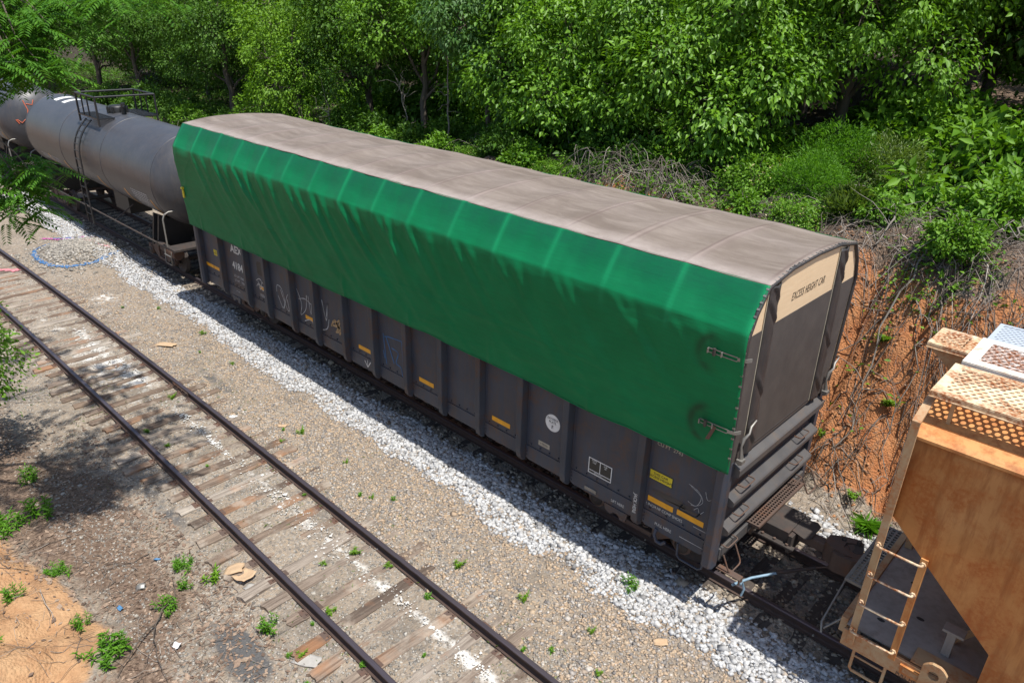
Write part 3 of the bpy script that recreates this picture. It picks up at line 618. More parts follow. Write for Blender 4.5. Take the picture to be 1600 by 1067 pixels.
def holes_sheet(x0, x1, y0, y1, z, pitch, rad, th=0.02):
    """sheet with a honeycomb of round holes, as real geometry"""
    dx = pitch; dy = pitch*math.sqrt(3)/2; V = []; F = []
    ny_ = int((y1 - y0)/dy); nx_ = int((x1 - x0)/dx)
    hexr = pitch/math.sqrt(3); outer = []
    for k in range(12):
        a = math.pi/6*k + math.pi/6
        rr = hexr if k % 2 == 0 else hexr*math.cos(math.pi/6)
        outer.append((rr*math.cos(a), rr*math.sin(a)))
    inner = [(rad*math.cos(math.pi/6*k + math.pi/6), rad*math.sin(math.pi/6*k + math.pi/6)) for k in range(12)]
    for j in range(ny_):
        for i in range(nx_):
            cx = x0 + dx*(i + 0.5 + 0.5*(j % 2)); cy = y0 + dy*(j + 0.5); n = len(V)
            if cx > x1 - dx*0.4: continue
            V += [(cx + a, cy + b, z) for a, b in outer] + [(cx + a, cy + b, z) for a, b in inner] + [(cx + a, cy + b, z - th) for a, b in inner]
            for k in range(12):
                m_ = (k + 1) % 12
                F.append((n + k, n + m_, n + 12 + m_, n + 12 + k)); F.append((n + 12 + k, n + 12 + m_, n + 24 + m_, n + 24 + k))
    return V, F

# ------------------------------------------------------------------ the tall covered gondola
L0 = -16.68
g = thing('gondola_car', (L0/2, 0, 0), 'long dark grey gondola wagon under a tall green and brown tarpaulin', 'railway wagon')
PX = [-15.36, -13.95, -12.91, -11.70, -10.64, -9.46, -8.35, -7.22, -6.12, -5.04, -3.96, -2.91, -1.40]
edges = [L0 + 0.10] + PX + [-0.10]
for a, b in zip(edges[:-1], edges[1:]):
    fur(lambda m: m.bx(a + 0.004, b - 0.004, -1.47, -1.44, 1.09, 2.62)).build('side_panel', 'grey_paint', g)
fur(lambda m: m.bx(L0 + 0.1, -0.1, 1.44, 1.47, 0.85, 2.62)).build('side_panel', 'grey_paint', g)
sill = MB()
for a, b in zip(edges[:-1], edges[1:]):
    sill.prism([(a + 0.085, 1.088), (b - 0.085, 1.088), (b - 0.085, 0.84), (b - 0.16, 0.80), (a + 0.16, 0.80), (a + 0.085, 0.84)], 'y', -1.485, -1.44)
sill = sill.build('side_sill', 'grey_paint', g, 0.005)
bolts = MB()
for a, b in zip(edges[:-1], edges[1:]):
    n = 4 if b - a < 1.3 else 6
    for k in range(n):
        xx = a + 0.2 + (b - a - 0.4)*k/(n - 1); bolts.cyl((xx, -1.47, 1.145), (xx, -1.492, 1.145), 0.017, 6, False)
    for zz in (0.88, 0.95, 1.02):
        for xx in (a + 0.115, b - 0.115): bolts.cyl((xx, -1.48, zz), (xx, -1.50, zz), 0.014, 6, False)
tag(bolts.build('bolts', 'grey_edge', g), kind='stuff')
for x in PX:
    m = MB(); yo = -1.615
    def ring(z, wo, wi, y): return [(x - wi, -1.468, z), (x - wo, y, z), (x + wo, y, z), (x + wi, -1.468, z)]
    rs = [ring(2.6, 0.062, 0.085, yo), ring(1.0, 0.062, 0.085, yo), ring(0.83, 0.058, 0.08, yo + 0.03), ring(0.745, 0.052, 0.075, -1.52)]
    V = [p for r_ in rs for p in r_]; F = []
    for i in range(3):
        for j in range(4): F.append((i*4 + j, i*4 + (j+1) % 4, i*4 + 4 + (j+1) % 4, i*4 + 4 + j))
    F += [(0, 1, 2, 3), (12, 13, 14, 15)]
    m.add(V, F); m.build('side_post', 'grey_edge', g, 0.012)
    f = fur(lambda m: (m.bx(x - 0.125, x - 0.088, -1.476, -1.46, 1.10, 2.6), m.bx(x + 0.088, x + 0.125, -1.476, -1.46, 1.10, 2.6))).build('post_flange', 'grey_paint', g)
for x0, x1 in ((-0.16, 0.03), (L0 - 0.03, L0 + 0.16)):
    for s in (-1, 1):
        pr = [(x0, s*1.46), (x0, s*1.60), (x0 + 0.03, s*1.635), (x1 - 0.05, s*1.635), (x1, s*1.59), (x1, s*1.46)]
        m = MB(); m.prism(pr, 'z', 0.76, 2.62)
        for k in range(9): m.cyl((x0 + 0.02 if x1 > -1 else x1 - 0.02, s*1.50, 0.9 + 0.2*k), ((x0 - 0.012) if x1 > -1 else (x1 + 0.012), s*1.50, 0.9 + 0.2*k), 0.018, 6)
        m.build('corner_post', 'grey_paint', g, 0.015)
fur(lambda m: m.bx(-0.07, -0.04, -1.46, 1.46, 0.85, 2.66)).build('end_wall', 'grey_edge', g)
fur(lambda m: m.bx(L0 + 0.04, L0 + 0.07, -1.46, 1.46, 0.85, 2.66)).build('end_wall', 'grey_edge', g)
for z0, z1 in ((2.33, 2.58), (1.82, 2.03), (1.30, 1.51)):
    m = MB(); m.prism([(-0.04, z0), (0.10, z0 + 0.04), (0.12, z0 + 0.06), (0.12, z1 - 0.09), (0.10, z1 - 0.07), (-0.04, z1)], 'y', -1.455, 1.455)
    m.build('end_rib', 'rib_paint', g, 0.004)
fur(lambda m: m.bx(-0.04, 0.05, -1.455, 1.455, 0.86, 1.06)).build('end_sill', 'rib_paint', g, 0.01)
for z, ya in ((2.08, -1.05), (1.57, -1.05), (2.08, 0.85), (1.57, 0.85), (1.10, -1.25), (1.10, 1.0)):
    m = MB(); P = arc_u((0.02, ya - 0.16, z + 0.02), (0.02, ya + 0.16, z + 0.02), (0.12, 0, 0.0), 0.04); m.tube(P, 0.011, 6); m.build('grab_iron', 'rust_steel', g)
for y in (-1.43, 1.35):
    m = MB(); m.tube(arc_u((0.1, y, 0.98), (0.1, y + 0.36, 0.98), (0.14, 0, -0.28), 0.06), 0.013, 6); m.build('grab_iron', 'rust_steel', g)
fur(lambda m: m.tube(arc_u((-0.66, -1.475, 1.50), (-0.36, -1.475, 1.50), (0, -0.10, -0.02), 0.04), 0.012, 6)).build('grab_iron', 'black', g)
m = MB(); m.tube([(-0.62, -1.5, 0.80), (-0.60, -1.52, 0.60), (-0.54, -1.53, 0.56), (-0.22, -1.53, 0.56), (-0.17, -1.52, 0.60), (-0.16, -1.5, 0.80)], 0.018, 6); m.build('stirrup_step', 'grey_paint', g)
fur(lambda m: m.bx(L0 + 0.05, -0.05, -1.42, 1.42, 1.02, 1.10)).build('floor', 'rust_steel', g)
fur(lambda m: m.bx(L0 + 0.3, 0.02, -0.30, 0.30, 0.66, 1.01)).build('centre_sill', 'rust_steel', g)
m = MB(); 
for x in np.arange(L0 + 1.2, -0.8, 2.17): m.bx(x - 0.08, x + 0.08, -1.43, 1.43, 0.74, 1.015)
m.build('cross_bearers', 'rust_steel', g)
ds = fur(lambda m: (m.bx(0.021, 0.58, -0.26, 0.40, 0.74, 1.0), m.bx(0.05, 0.72, -0.36, -0.262, 0.76, 0.80), m.bx(0.05, 0.72, 0.402, 0.48, 0.76, 0.80))).build('draft_box', 'dark_steel', g, 0.01)
b_ = MB()
for k in range(3): b_.cyl((0.2 + 0.2*k, -0.31, 0.80), (0.2 + 0.2*k, -0.31, 0.83), 0.025, 6)
b_.build('bolt_heads', 'rust_steel', ds)
fur(lambda m: (m.prism([(0.59, -0.16), (0.80, -0.22), (0.88, -0.16), (0.88, 0.25), (0.80, 0.32), (0.59, 0.26)], 'z', 0.985, 1.0), m.bx(0.59, 0.66, -0.3, 0.4, 0.66, 0.98))).build('striker_plate', 'dark_steel', g, 0.008)
coupler(1.36, 1, g, 0.05)
grating('brake_step', -0.02, 0.20, -0.55, 1.03, 1.085, 'rust_steel', g, 0.055, 0.065, 0.02, 0.03)
for y in (-0.45, 0.90): fur(lambda m: m.bx(0.06, 0.10, y, y + 0.05, 0.86, 1.05)).build('step_bracket', 'rust_steel', g)
fur(lambda m: (m.bx(0.035, 0.42, -1.46, -1.34, 0.70, 0.715), m.bx(0.40, 0.42, -1.46, -1.34, 0.62, 0.70))).build('lever_bracket', 'rust_steel', g)
lev = MB(); lev.tube([(0.30, -1.38, 0.50), (0.33, -1.25, 0.48), (0.42, -1.0, 0.47), (0.66, -0.62, 0.48)], 0.022, 6); lev.tube([(0.40, -1.42, 0.66), (0.42, -1.40, 0.60), (0.40, -1.30, 0.58), (0.36, -1.2, 0.5), (0.42, -1.2, 0.38), (0.40, -1.22, 0.25)], 0.018, 6)
lev = lev.build('uncoupling_lever', 'blue_steel', g)
fur(lambda m: m.tube([(0.64, -0.64, 0.485), (0.9, -0.3, 0.5), (1.05, -0.15, 0.54)], 0.03, 6)).build('lever_sleeve', 'dark_steel', lev)
fur(lambda m: m.tube([(1.05, -0.15, 0.54), (1.2, -0.1, 0.62), (1.28, 0.12, 0.74)], 0.014, 6)).build('chain_rod', 'rust_steel', lev)
fur(lambda m: m.tube([(0.66, 0.32, 0.72), (0.8, 0.36, 0.60), (1.0, 0.38, 0.42), (1.25, 0.36, 0.34), (1.42, 0.30, 0.36)], 0.032, 8)).build('brake_hose', 'rubber', g)
truck(-1.62, g); truck(L0 + 1.62, g)
# lifting lugs, tie-down hooks and plates on the side
for x in (-1.82, L0 + 1.82):
    fur(lambda m: m.prism([(x - 0.24, 0.80), (x + 0.24, 0.80), (x + 0.20, 0.62), (x + 0.10, 0.62), (x + 0.06, 0.70), (x - 0.04, 0.70), (x - 0.10, 0.64), (x - 0.2, 0.68)], 'y', -1.50, -1.46)).build('lifting_lug', 'grey_edge', g)
fur(lambda m: m.tube([(-1.03, -1.49, 0.84), (-1.03, -1.53, 0.74), (-0.97, -1.55, 0.66), (-0.88, -1.55, 0.66), (-0.82, -1.53, 0.72)], 0.028, 8)).build('pulling_hook', 'grey_paint', g)
fur(lambda m: m.bx(-2.49, -2.24, -1.50, -1.485, 0.85, 0.92)).build('maker_plate', 'galv', g, 0.01)
fur(lambda m: m.prism([(-13.24 + 0.24*math.copysign(abs(math.cos(t))**0.4, math.cos(t)), 1.99 + 0.19*math.copysign(abs(math.sin(t))**0.4, math.sin(t))) for t in np.linspace(0, 2*math.pi, 24, endpoint=False)], 'y', -1.474, -1.46)).build('patch_plate', 'black', g)
# amber reflective strips
for a, b, z in ((-16.56, -16.08, 1.345), (-16.05, -15.58, 1.345), (-13.42, -12.98, 1.46), (-11.25, -10.78, 1.31), (-9.05, -8.6, 1.27), (-6.92, -6.46, 1.26), (-4.77, -4.30, 1.26), (-1.26, -0.80, 1.32), (-0.73, -0.27, 1.335)):
    fur(lambda m: m.bx(a, b, -1.4745, -1.465, z - 0.047, z + 0.047)).build('reflector_strip', 'amber', g)
YT = -1.4745
yl = fur(lambda m: m.bx(-1.305, -0.865, -1.473, -1.465, 1.68, 1.87)).build('warning_plate', 'black', g)
y2 = fur(lambda m: m.bx(-1.29, -0.88, -1.4745, -1.473, 1.695, 1.855)).build('plate_face', 'yellow', yl)
text('THIS CAR\nEXCESS HEIGHT', 0.062, 'black', yl, ((-1.085, -1.4765, 1.775), '-y'))
y3 = fur(lambda m: m.bx(-15.94, -15.58, -1.473, -1.465, 1.74, 1.90)).build('warning_plate', 'yellow', g)
text('THIS CAR\nEXCESS HEIGHT', 0.05, 'black', y3, ((-15.76, -1.4745, 1.82), '-y'))
text('AEX', 0.29, 'stencil', g, ((-14.55, YT, 2.19), '-y'), 1.15, 0.03)
text('4184', 0.29, 'stencil', g, ((-14.57, YT, 1.72), '-y'), 1.0, 0.03)
text('LD LMT 206500', 0.10, 'chalk', g, ((-14.53, YT, 1.42), '-y'), 0.95)
text('LT WT   79500', 0.10, 'chalk', g, ((-14.53, YT, 1.29), '-y'), 0.95)
text('LIFT HERE', 0.05, 'chalk', g, ((-14.7, -1.4885, 0.98), '-y'))
text('CU FT  2743', 0.085, 'tan_stencil', g, ((-0.99, YT, 2.35), '-y'), 1.0, 0.008)
text('2 INCH HF COMP SHOES', 0.072, 'stencil', g, ((-0.955, YT, 1.205), '-y'), 0.85, 0.004)
text('PULL HERE', 0.075, 'stencil', g, ((-0.92, -1.4885, 0.925), '-y'), 0.85, 0.004)
text('LIFT HERE', 0.075, 'stencil', g, ((-1.80, -1.4885, 0.905), '-y'), 0.8, 0.004)
text('JACK HERE', 0.085, 'stencil', g, ((-1.40, -1.6185, 1.2), 'vdown'), 0.9, 0.02)
# round plate marking
ct = fur(lambda m: m.prism([(-3.29 + 0.165*math.cos(t), 1.785 + 0.165*math.sin(t)) for t in np.linspace(0, 2*math.pi, 40, endpoint=False)], 'y', -1.473, -1.468)).build('round_marking', 'white_paint', g)
text('EXCEEDS\nPLATE', 0.062, 'black', ct, ((-3.29, -1.4755, 1.83), '-y'), 0.95)
text('F', 0.10, 'black', ct, ((-3.29, -1.4755, 1.70), '-y'))
tb = fur(lambda m: m.bx(-3.59, -3.33, -1.473, -1.468, 1.215, 1.31)).build('small_stencil_box', 'tan_stencil', g)
text('o TESTED', 0.05, 'black', tb, ((-3.46, -1.4755, 1.262), '-y'), 0.85)
cb = fur(lambda m: m.bx(-2.46, -1.98, -1.4725, -1.468, 1.205, 1.505)).build('consolidated_stencil', 'black', g)
m = MB()
for a, b, c_, d in ((-2.46, -1.98, 1.49, 1.505), (-2.46, -1.98, 1.205, 1.22), (-2.46, -2.445, 1.22, 1.49), (-1.995, -1.98, 1.22, 1.49), (-2.445, -1.995, 1.262, 1.274), (-2.226, -2.214, 1.274, 1.49)): m.bx(a, b, -1.475, -1.4725, c_, d)
m.build('frame_lines', 'white_paint', cb)
text('COTS\n6 03', 0.04, 'white_paint', cb, ((-2.34, -1.4755, 1.45), '-y')); text('LUB\n03', 0.04, 'white_paint', cb, ((-2.11, -1.4755, 1.44), '-y')); text('RPD 5 6 AEX', 0.03, 'white_paint', cb, ((-2.25, -1.4755, 1.242), '-y'))
for a, b, z in ((-0.42, -0.12, 1.24), (-0.62, -0.17, 0.93)): ribbon([[(a, z), (b, z)]], 0.012, -1.4885, 'chalk_line', 'chalk', g)
# graffiti and chalk on the panels
ribbon([curve2([(-12.55, 1.60), (-12.5, 1.78), (-12.3, 1.74), (-12.2, 1.45), (-12.32, 1.22), (-12.5, 1.5)]), curve2([(-12.35, 1.70), (-12.15, 1.30), (-12.02, 1.22), (-12.06, 1.52)]), curve2([(-12.28, 1.2), (-12.05, 1.62), (-11.95, 1.68)]),
        curve2([(-11.55, 1.95), (-11.38, 1.6), (-11.46, 1.3), (-11.2, 1.52), (-11.12, 1.9)]), curve2([(-11.05, 1.9), (-10.98, 1.45), (-10.9, 1.85), (-10.8, 1.5), (-10.77, 1.2)]), curve2([(-11.5, 1.7), (-11.2, 1.78), (-10.85, 1.68)]), curve2([(-11.3, 1.18), (-11.0, 1.28), (-10.82, 1.02)]),
        curve2([(-10.45, 1.98), (-10.32, 1.5), (-10.22, 1.95), (-10.3, 1.6)]), curve2([(-10.5, 1.2), (-10.3, 1.3), (-10.2, 1.55)])], 0.022, -1.476, 'white_graffiti', 'chalk', g)
ribbon([curve2([(-10.12, 1.42), (-9.95, 1.62), (-9.8, 1.4), (-9.95, 1.32)]), curve2([(-9.95, 1.5), (-9.75, 1.66), (-9.6, 1.4)]), [(-10.1, 1.46), (-9.58, 1.50)], [(-10.0, 1.6), (-9.62, 1.36)], [(-9.9, 1.36), (-9.7, 1.7)], [(-9.8, 1.3), (-9.58, 1.58)]], 0.05, -1.476, 'tan_graffiti', 'tan_spray', g)
ribbon([[(-8.10, 1.90), (-8.02, 1.20)], [(-8.06, 1.84), (-7.92, 1.88), (-7.46, 1.92), (-7.44, 1.22)], [(-8.0, 1.86), (-7.75, 1.30)], curve2([(-7.82, 1.65), (-7.6, 1.6), (-7.68, 1.35), (-7.52, 1.28), (-7.46, 1.02)]), [(-8.12, 1.5), (-8.07, 1.32)]], 0.026, -1.476, 'blue_graffiti', 'blue_paint', g)
ribbon([[(-8.72, 1.04), (-8.72, 0.86)], [(-8.72, 0.86), (-8.83, 1.0)], [(-8.72, 0.86), (-8.61, 1.02)]], 0.02, -1.4885, 'chalk_arrow', 'white_paint', g)
ribbon([curve2([(-13.58, 1.62), (-13.4, 1.70), (-13.2, 1.60), (-13.0, 1.68), (-12.9, 1.56)]), curve2([(-13.6, 1.45), (-13.45, 1.56), (-13.3, 1.40), (-13.1, 1.5), (-12.98, 1.36)]), [(-13.55, 1.52), (-12.95, 1.50)], curve2([(-13.5, 1.62), (-13.42, 1.40), (-13.28, 1.66)])], 0.022, -1.476, 'white_graffiti', 'stencil', g)
text('1025811B', 0.11, 'chalk', g, ((-13.26, YT, 1.24), '-y'), 0.95)
ribbon([curve2([(-0.60, 1.92), (-0.42, 1.86), (-0.34, 1.72), (-0.45, 1.60), (-0.58, 1.62)]), curve2([(-0.56, 1.90), (-0.38, 1.80), (-0.42, 1.62), (-0.52, 1.58)]), curve2([(-0.32, 1.92), (-0.27, 1.80), (-0.2, 1.84)]), curve2([(-0.46, 1.52), (-0.40, 1.58), (-0.36, 1.5), (-0.30, 1.57)])], 0.008, -1.476, 'chalk_scrawl', 'chalk', g)
ribbon([[(-1.20, 1.50), (-0.75, 1.52), (-0.5, 1.50)], [(-1.15, 1.46), (-0.6, 1.47)], [(-0.95, 1.43), (-0.35, 1.46)]], 0.045, -1.4735, 'black_overspray', 'strap_fabric', g)

# --- tarpaulin: cross-section (y, z) of the near side, from hem to eave
SEC = [(-1.665, 2.50), (-1.70, 3.0), (-1.745, 3.6), (-1.79, 4.2), (-1.81, 4.60), (-1.775, 4.72), (-1.62, 4.97), (-1.43, 5.235)]
NS, NX = 84, 420
sec = np.array([tuple(p) for p in curve2(SEC, 12)]); arc = np.r_[0, np.cumsum(np.linalg.norm(np.diff(sec, axis=0), axis=1))]
s_ = np.linspace(0, arc[-1], NS); sy = np.interp(s_, arc, sec[:, 0]); sz = np.interp(s_, arc, sec[:, 1])
ty = np.gradient(sy, s_); tz = np.gradient(sz, s_); nl = np.hypot(ty, tz); nyv, nzv = -tz/nl, ty/nl
xs = np.linspace(L0 - 0.08, 0.05, NX)
BOW = np.array([L0 + 0.02] + list(np.arange(-15.6, -0.6, 1.112)) + [0.02])
XX, ZZ = np.meshgrid(xs, sz, indexing='ij'); SS = np.meshgrid(xs, s_, indexing='ij')[1]
dist = np.abs(XX[..., None] - BOW).min(-1)
half = 0.556; sag = np.clip(np.sin(np.clip(dist/half, 0, 1)*np.pi/2), 0, 1)
slope_w = sstep(4.45, 4.75, ZZ)
lefty = np.interp(XX, [L0, -9, -5, 0], [1.0, 1.0, 0.75, 0.28])
d = -0.050*sag**1.5*slope_w*(0.5 + 0.5*lefty)*(1 - 0.8*sstep(4.85, 5.23, ZZ))
below = np.maximum(0, 4.66 - ZZ)
rr = np.random.default_rng(3)
for xb in BOW[1:-1]:
    for k in range(2):
        dx0 = rr.uniform(-0.10, 0.15) + 0.42*k; sl = rr.uniform(0.45, 0.95) - 0.15*k; ln = rr.uniform(0.7, 1.8); wd = rr.uniform(0.055, 0.10); am = rr.uniform(0.022, 0.046)
        cx = xb + dx0 + sl*below + 0.12*below**2; f_ = np.exp(-(below/ln)**2)*(1 - 0.8*sstep(4.35, 4.75, ZZ))*sstep(-0.05, 0.25, below + 0.15)
        d += lefty*am*np.exp(-((XX - cx)/(wd*(1 + 0.7*below)))**2)*f_
        d -= lefty*0.7*am*np.exp(-((XX - cx - 0.15 - 0.06*below)/(wd*(1 + 0.7*below)))**2)*f_
d += 0.013*fbm(XX*0.5 + ZZ*0.5, ZZ*0.9, 3, 81) + 0.016*fbm(XX*0.6, ZZ*4 - XX*0.5, 3, 82)*(1 - slope_w)
d += 0.012*np.exp(-((ZZ - 3.38 - 0.04*fbm(XX*0.4, XX*0, 2, 83))/0.018)**2) + 0.006*np.exp(-((ZZ - 2.95 - 0.03*np.sin(XX*0.5))/0.012)**2)
rg = lambda q, k: np.clip(1 - np.abs(q)*k, 0, 1)**2          # thin sharp creases running diagonally down the cloth
cr_ = 1 - 0.85*sstep(4.2, 4.6, ZZ)
d += cr_*(0.010*rg(fbm(XX*0.55 + ZZ*0.62, XX*0.10 - ZZ*0.16, 3, 87), 9) + 0.007*rg(fbm(XX*0.8 - ZZ*0.9, XX*0.12 + ZZ*0.2, 3, 88), 10) - 0.006*rg(fbm(XX*0.16, ZZ*2.6, 3, 89), 8))
for xp in np.arange(-15.9, -0.5, 2.25):            # hem tugged down at the lashing points
    d += 0.02*np.exp(-((XX - xp)/0.05)**2)*np.exp(-((ZZ - 2.5)/0.35)**2)
hemdrop = -0.05*np.clip(1 - SS/0.6, 0, 1)*(fbm(xs[:, None]*0.8, XX*0, 3, 84))
PYv = sy[None] + d*nyv[None]; PZ = ZZ + d*nzv[None] + hemdrop
bow_glow = (np.exp(-(dist/0.045)**2)*sstep(4.25, 4.65, ZZ) + 0.35*sstep(4.55, 4.7, ZZ)*(1 - sstep(4.75, 5.0, ZZ)))*np.interp(fbm(XX*3, ZZ*3, 3, 85), [-0.4, 0.3], [0.45, 1])  # worn bow strips, plus a painted band of light showing through the shoulder
dust_sheen = sstep(4.60, 4.80, ZZ)*(0.35 + 0.65*sstep(4.8, 5.2, ZZ)) + 0.12*sstep(4.2, 4.6, ZZ)  # dust, with the shoulder's teal sky sheen painted in
def crescent(cx, cz, r_): q = np.hypot(XX - cx, ZZ - cz); return np.exp(-((q - r_)/0.055)**2)*sstep(cx + 0.02, cx - 0.18, XX) + 0.45*np.exp(-((q - r_*0.4)/0.12)**2)*sstep(cx + 0.05, cx - 0.1, XX)
grease = 0.45*crescent(-0.33, 4.26, 0.27) + 0.6*crescent(-0.33, 3.16, 0.29)
seamx = np.exp(-((np.abs(((XX + 2.9) % 4.45) - 2.2))/0.012)**2)*(ZZ < 4.7)
bow_glow = bow_glow + 0.22*seamx + 0.12*np.clip(fbm(XX*0.35, ZZ*0.9, 4, 95)*2, 0, 1)*(ZZ < 4.5)
grease = np.clip(grease*np.interp(fbm(XX*6, ZZ*6, 3, 86), [-0.5, 0.2], [0.5, 1.1]), 0, 1) + 0.6*np.exp(-((ZZ - 2.51)/0.02)**2)
ii = np.arange(NX*NS).reshape(NX, NS); QF = np.stack([ii[:-1, :-1], ii[1:, :-1], ii[1:, 1:], ii[:-1, 1:]], -1).reshape(-1, 4)
cov = np_mesh('side_cover', np.stack([XX, PYv, PZ], -1).reshape(-1, 3), QF, 'green', g, smooth=True, attrs={'bow': bow_glow.ravel(), 'dust': dust_sheen.ravel(), 'grease': grease.ravel()})
so_ = cov.modifiers.new('thickness', 'SOLIDIFY'); so_.thickness = 0.008; so_.offset = 1
hem = MB(); hem.tube([(x, float(PYv[i, 0]) - 0.004, float(PZ[i, 0]) + 0.005) for i, x in list(enumerate(xs))[::4]], 0.013, 6)
hem.build('hem_rope', 'green', cov)
# far side cover, plain fall
far = MB(); n = len(sec); far.prism([(-a, b) for a, b in sec[::6]] + [(-a - 0.02, b) for a, b in sec[::-6]], 'x', L0 - 0.05, 0.0)
farc = far.build('side_cover', 'green', g)
# roof sheet
NR, NXR = 34, 420
ry = np.linspace(-1.445, 1.445, NR); rz = 5.235 + 0.125*(1 - (np.abs(ry)/1.445)**2.2)
XR, YR = np.meshgrid(xs, ry, indexing='ij'); dr = np.abs(XR[..., None] - BOW).min(-1); sg = np.sin(np.clip(dr/half, 0, 1)*np.pi/2)**1.4
ZR = rz[None] - 0.030*sg*(1 - 0.65*(np.abs(YR)/1.445)**3) + 0.012*fbm(XR*1.2, YR*1.5, 4, 91) + 0.008*np.exp(-(YR/0.03)**2) + 0.03*fbm(XR*0.5, YR*0.3, 2, 94)*np.interp(YR, [0.6, 1.4], [0, 1])
ZR += 0.006*(np.abs(YR) > 1.43)
bowr = np.exp(-(dr/0.07)**2)*np.interp(fbm(XR*1.5, YR*2, 3, 92), [-0.4, 0.4], [0.1, 1]); seam = np.exp(-((dr - 0.05)/0.02)**2)*0.7 + 0.5*np.exp(-((YR - 0.02)/0.02)**2)
edgem = sstep(-1.0, -1.4, YR) + 0.4*sstep(1.0, 1.4, YR) + 0.25*np.exp(-((YR + 0.2*np.sin(XR*2))/0.3)**2)
ii = np.arange(NXR*NR).reshape(NXR, NR); RF = np.stack([ii[:-1, :-1], ii[1:, :-1], ii[1:, 1:], ii[:-1, 1:]], -1).reshape(-1, 4)
roof = np_mesh('roof_cover', np.stack([XR, YR, ZR], -1).reshape(-1, 3), RF, 'roof', g, smooth=True, attrs={'bow': bowr.ravel(), 'seam': seam.ravel(), 'edge': np.clip(edgem, 0, 1).ravel()})
so_ = roof.modifiers.new('thickness', 'SOLIDIFY'); so_.thickness = 0.012; so_.offset = -1
# end bulkhead
OUT = [(-1.64, 2.62), (-1.79, 4.58), (-1.66, 4.90), (-1.43, 5.20), (-0.8, 5.31), (0.0, 5.34), (0.8, 5.31), (1.43, 5.20), (1.66, 4.90), (1.79, 4.58), (1.64, 2.62)]
bk = fur(lambda m: m.prism(OUT, 'x', -0.02, 0.02)).build('bulkhead', 'plywood', g)
fur(lambda m: m.prism(OUT, 'x', L0 - 0.02, L0 + 0.02)).build('bulkhead', 'dark_fabric', g)
def band(y0, z0, y1, z1): return y0 + (y1 - y0)
low = [(-1.60, 2.63), (-1.745, 4.60), (1.745, 4.60), (1.60, 2.63)]
fur(lambda m: m.prism(low, 'x', 0.0205, 0.026)).build('bulkhead_tarp', 'dark_fabric', bk)
def strap_cover(yb, yt, ztop, wd, seed):
    NZ, NW = 70, 14; rr = np.random.default_rng(seed); V = []; 
    zz = np.linspace(2.66, ztop, NZ); ww = np.linspace(-1, 1, NW)
    A, B = np.meshgrid(zz, ww, indexing='ij'); yy = yb + (yt - yb)*(A - 2.66)/(ztop - 2.66) + B*wd/2
    dd = 0.035 + 0.018*fbm(B*1.4 + 3, A*2.2, 3, seed) 
    for zk in (ztop - 0.35, ztop - 0.05, 3.75, 2.95): dd = dd + 0.022*np.exp(-((A - zk + 0.2*B)/0.04)**2) - 0.014*np.exp(-((A - zk + 0.2*B + 0.09)/0.05)**2)
    dd = dd*(1 - 0.75*np.abs(B)**4)
    V = np.stack([0.026 + dd, yy, A], -1).reshape(-1, 3); i2 = np.arange(NZ*NW).reshape(NZ, NW)
    o = np_mesh('strap_cover', V, np.stack([i2[:-1, :-1], i2[1:, :-1], i2[1:, 1:], i2[:-1, 1:]], -1).reshape(-1, 4), 'strap_fabric', bk, smooth=True)
    sm = o.modifiers.new('thickness', 'SOLIDIFY'); sm.thickness = 0.01
    return o
strap_cover(-1.16, -1.25, 5.20, 0.30, 11); strap_cover(1.10, 1.02, 5.22, 0.30, 12)
for yb, yt, zt in ((-1.325, -1.405, 5.12), (-0.995, -1.09, 5.22), (0.935, 0.86, 5.24), (1.265, 1.18, 5.18)):
    fur(lambda m: m.tube([(0.03, yb, 2.67), (0.03, yt, zt)], 0.008, 5)).build('seam_cord', 'tan_stencil', bk)
fur(lambda m: m.bx(0.027, 0.034, -0.95, 0.9, 2.70, 2.715)).build('seam_cord', 'strap_fabric', bk)
text('EXCESS HEIGHT CAR', 0.17, 'black', bk, ((0.0235, -0.06, 4.85), '+x'), 0.62, 0.0, 0.15, spacing=1.12)
# laced edge strip following the bow
ed = [(0.035, -1.655, 2.62)] + [(0.035, a, b) for a, b in OUT[1:10]] + [(0.035, 1.655, 2.62)]
ed2 = []
for a, b in zip(ed[:-1], ed[1:]):
    for k in range(12): ed2.append(Vector(a).lerp(Vector(b), k/12))
fur(lambda m: m.tube(ed2, 0.030, 6)).build('edge_cord', 'strap_fabric', bk)
lace = MB(); acc = 0; last = ed2[0]
for a, b in zip(ed2[:-1], ed2[1:]):
    acc += (b - a).length
    if acc > 0.075 and a.z > 2.7:
        t = (b - a).normalized(); p = a + Vector((0, a.y, a.z - 3.9)).normalized()*0.032
        nrm = Vector((0, -t.z, t.y)); nrm = nrm if nrm.dot(Vector((0, a.y, a.z - 3.9))) > 0 else -nrm
        p = a + nrm*0.030; rot = Matrix((( 1, 0, 0), (0, t.y, nrm.y), (0, t.z, nrm.z)))
        lace.bx(p.x - 0.018, p.x + 0.02, p.y - 0.013, p.y + 0.013, p.z - 0.006, p.z + 0.004, rot); acc = 0
tag(lace.build('eyelets', 'galv', bk), kind='stuff')
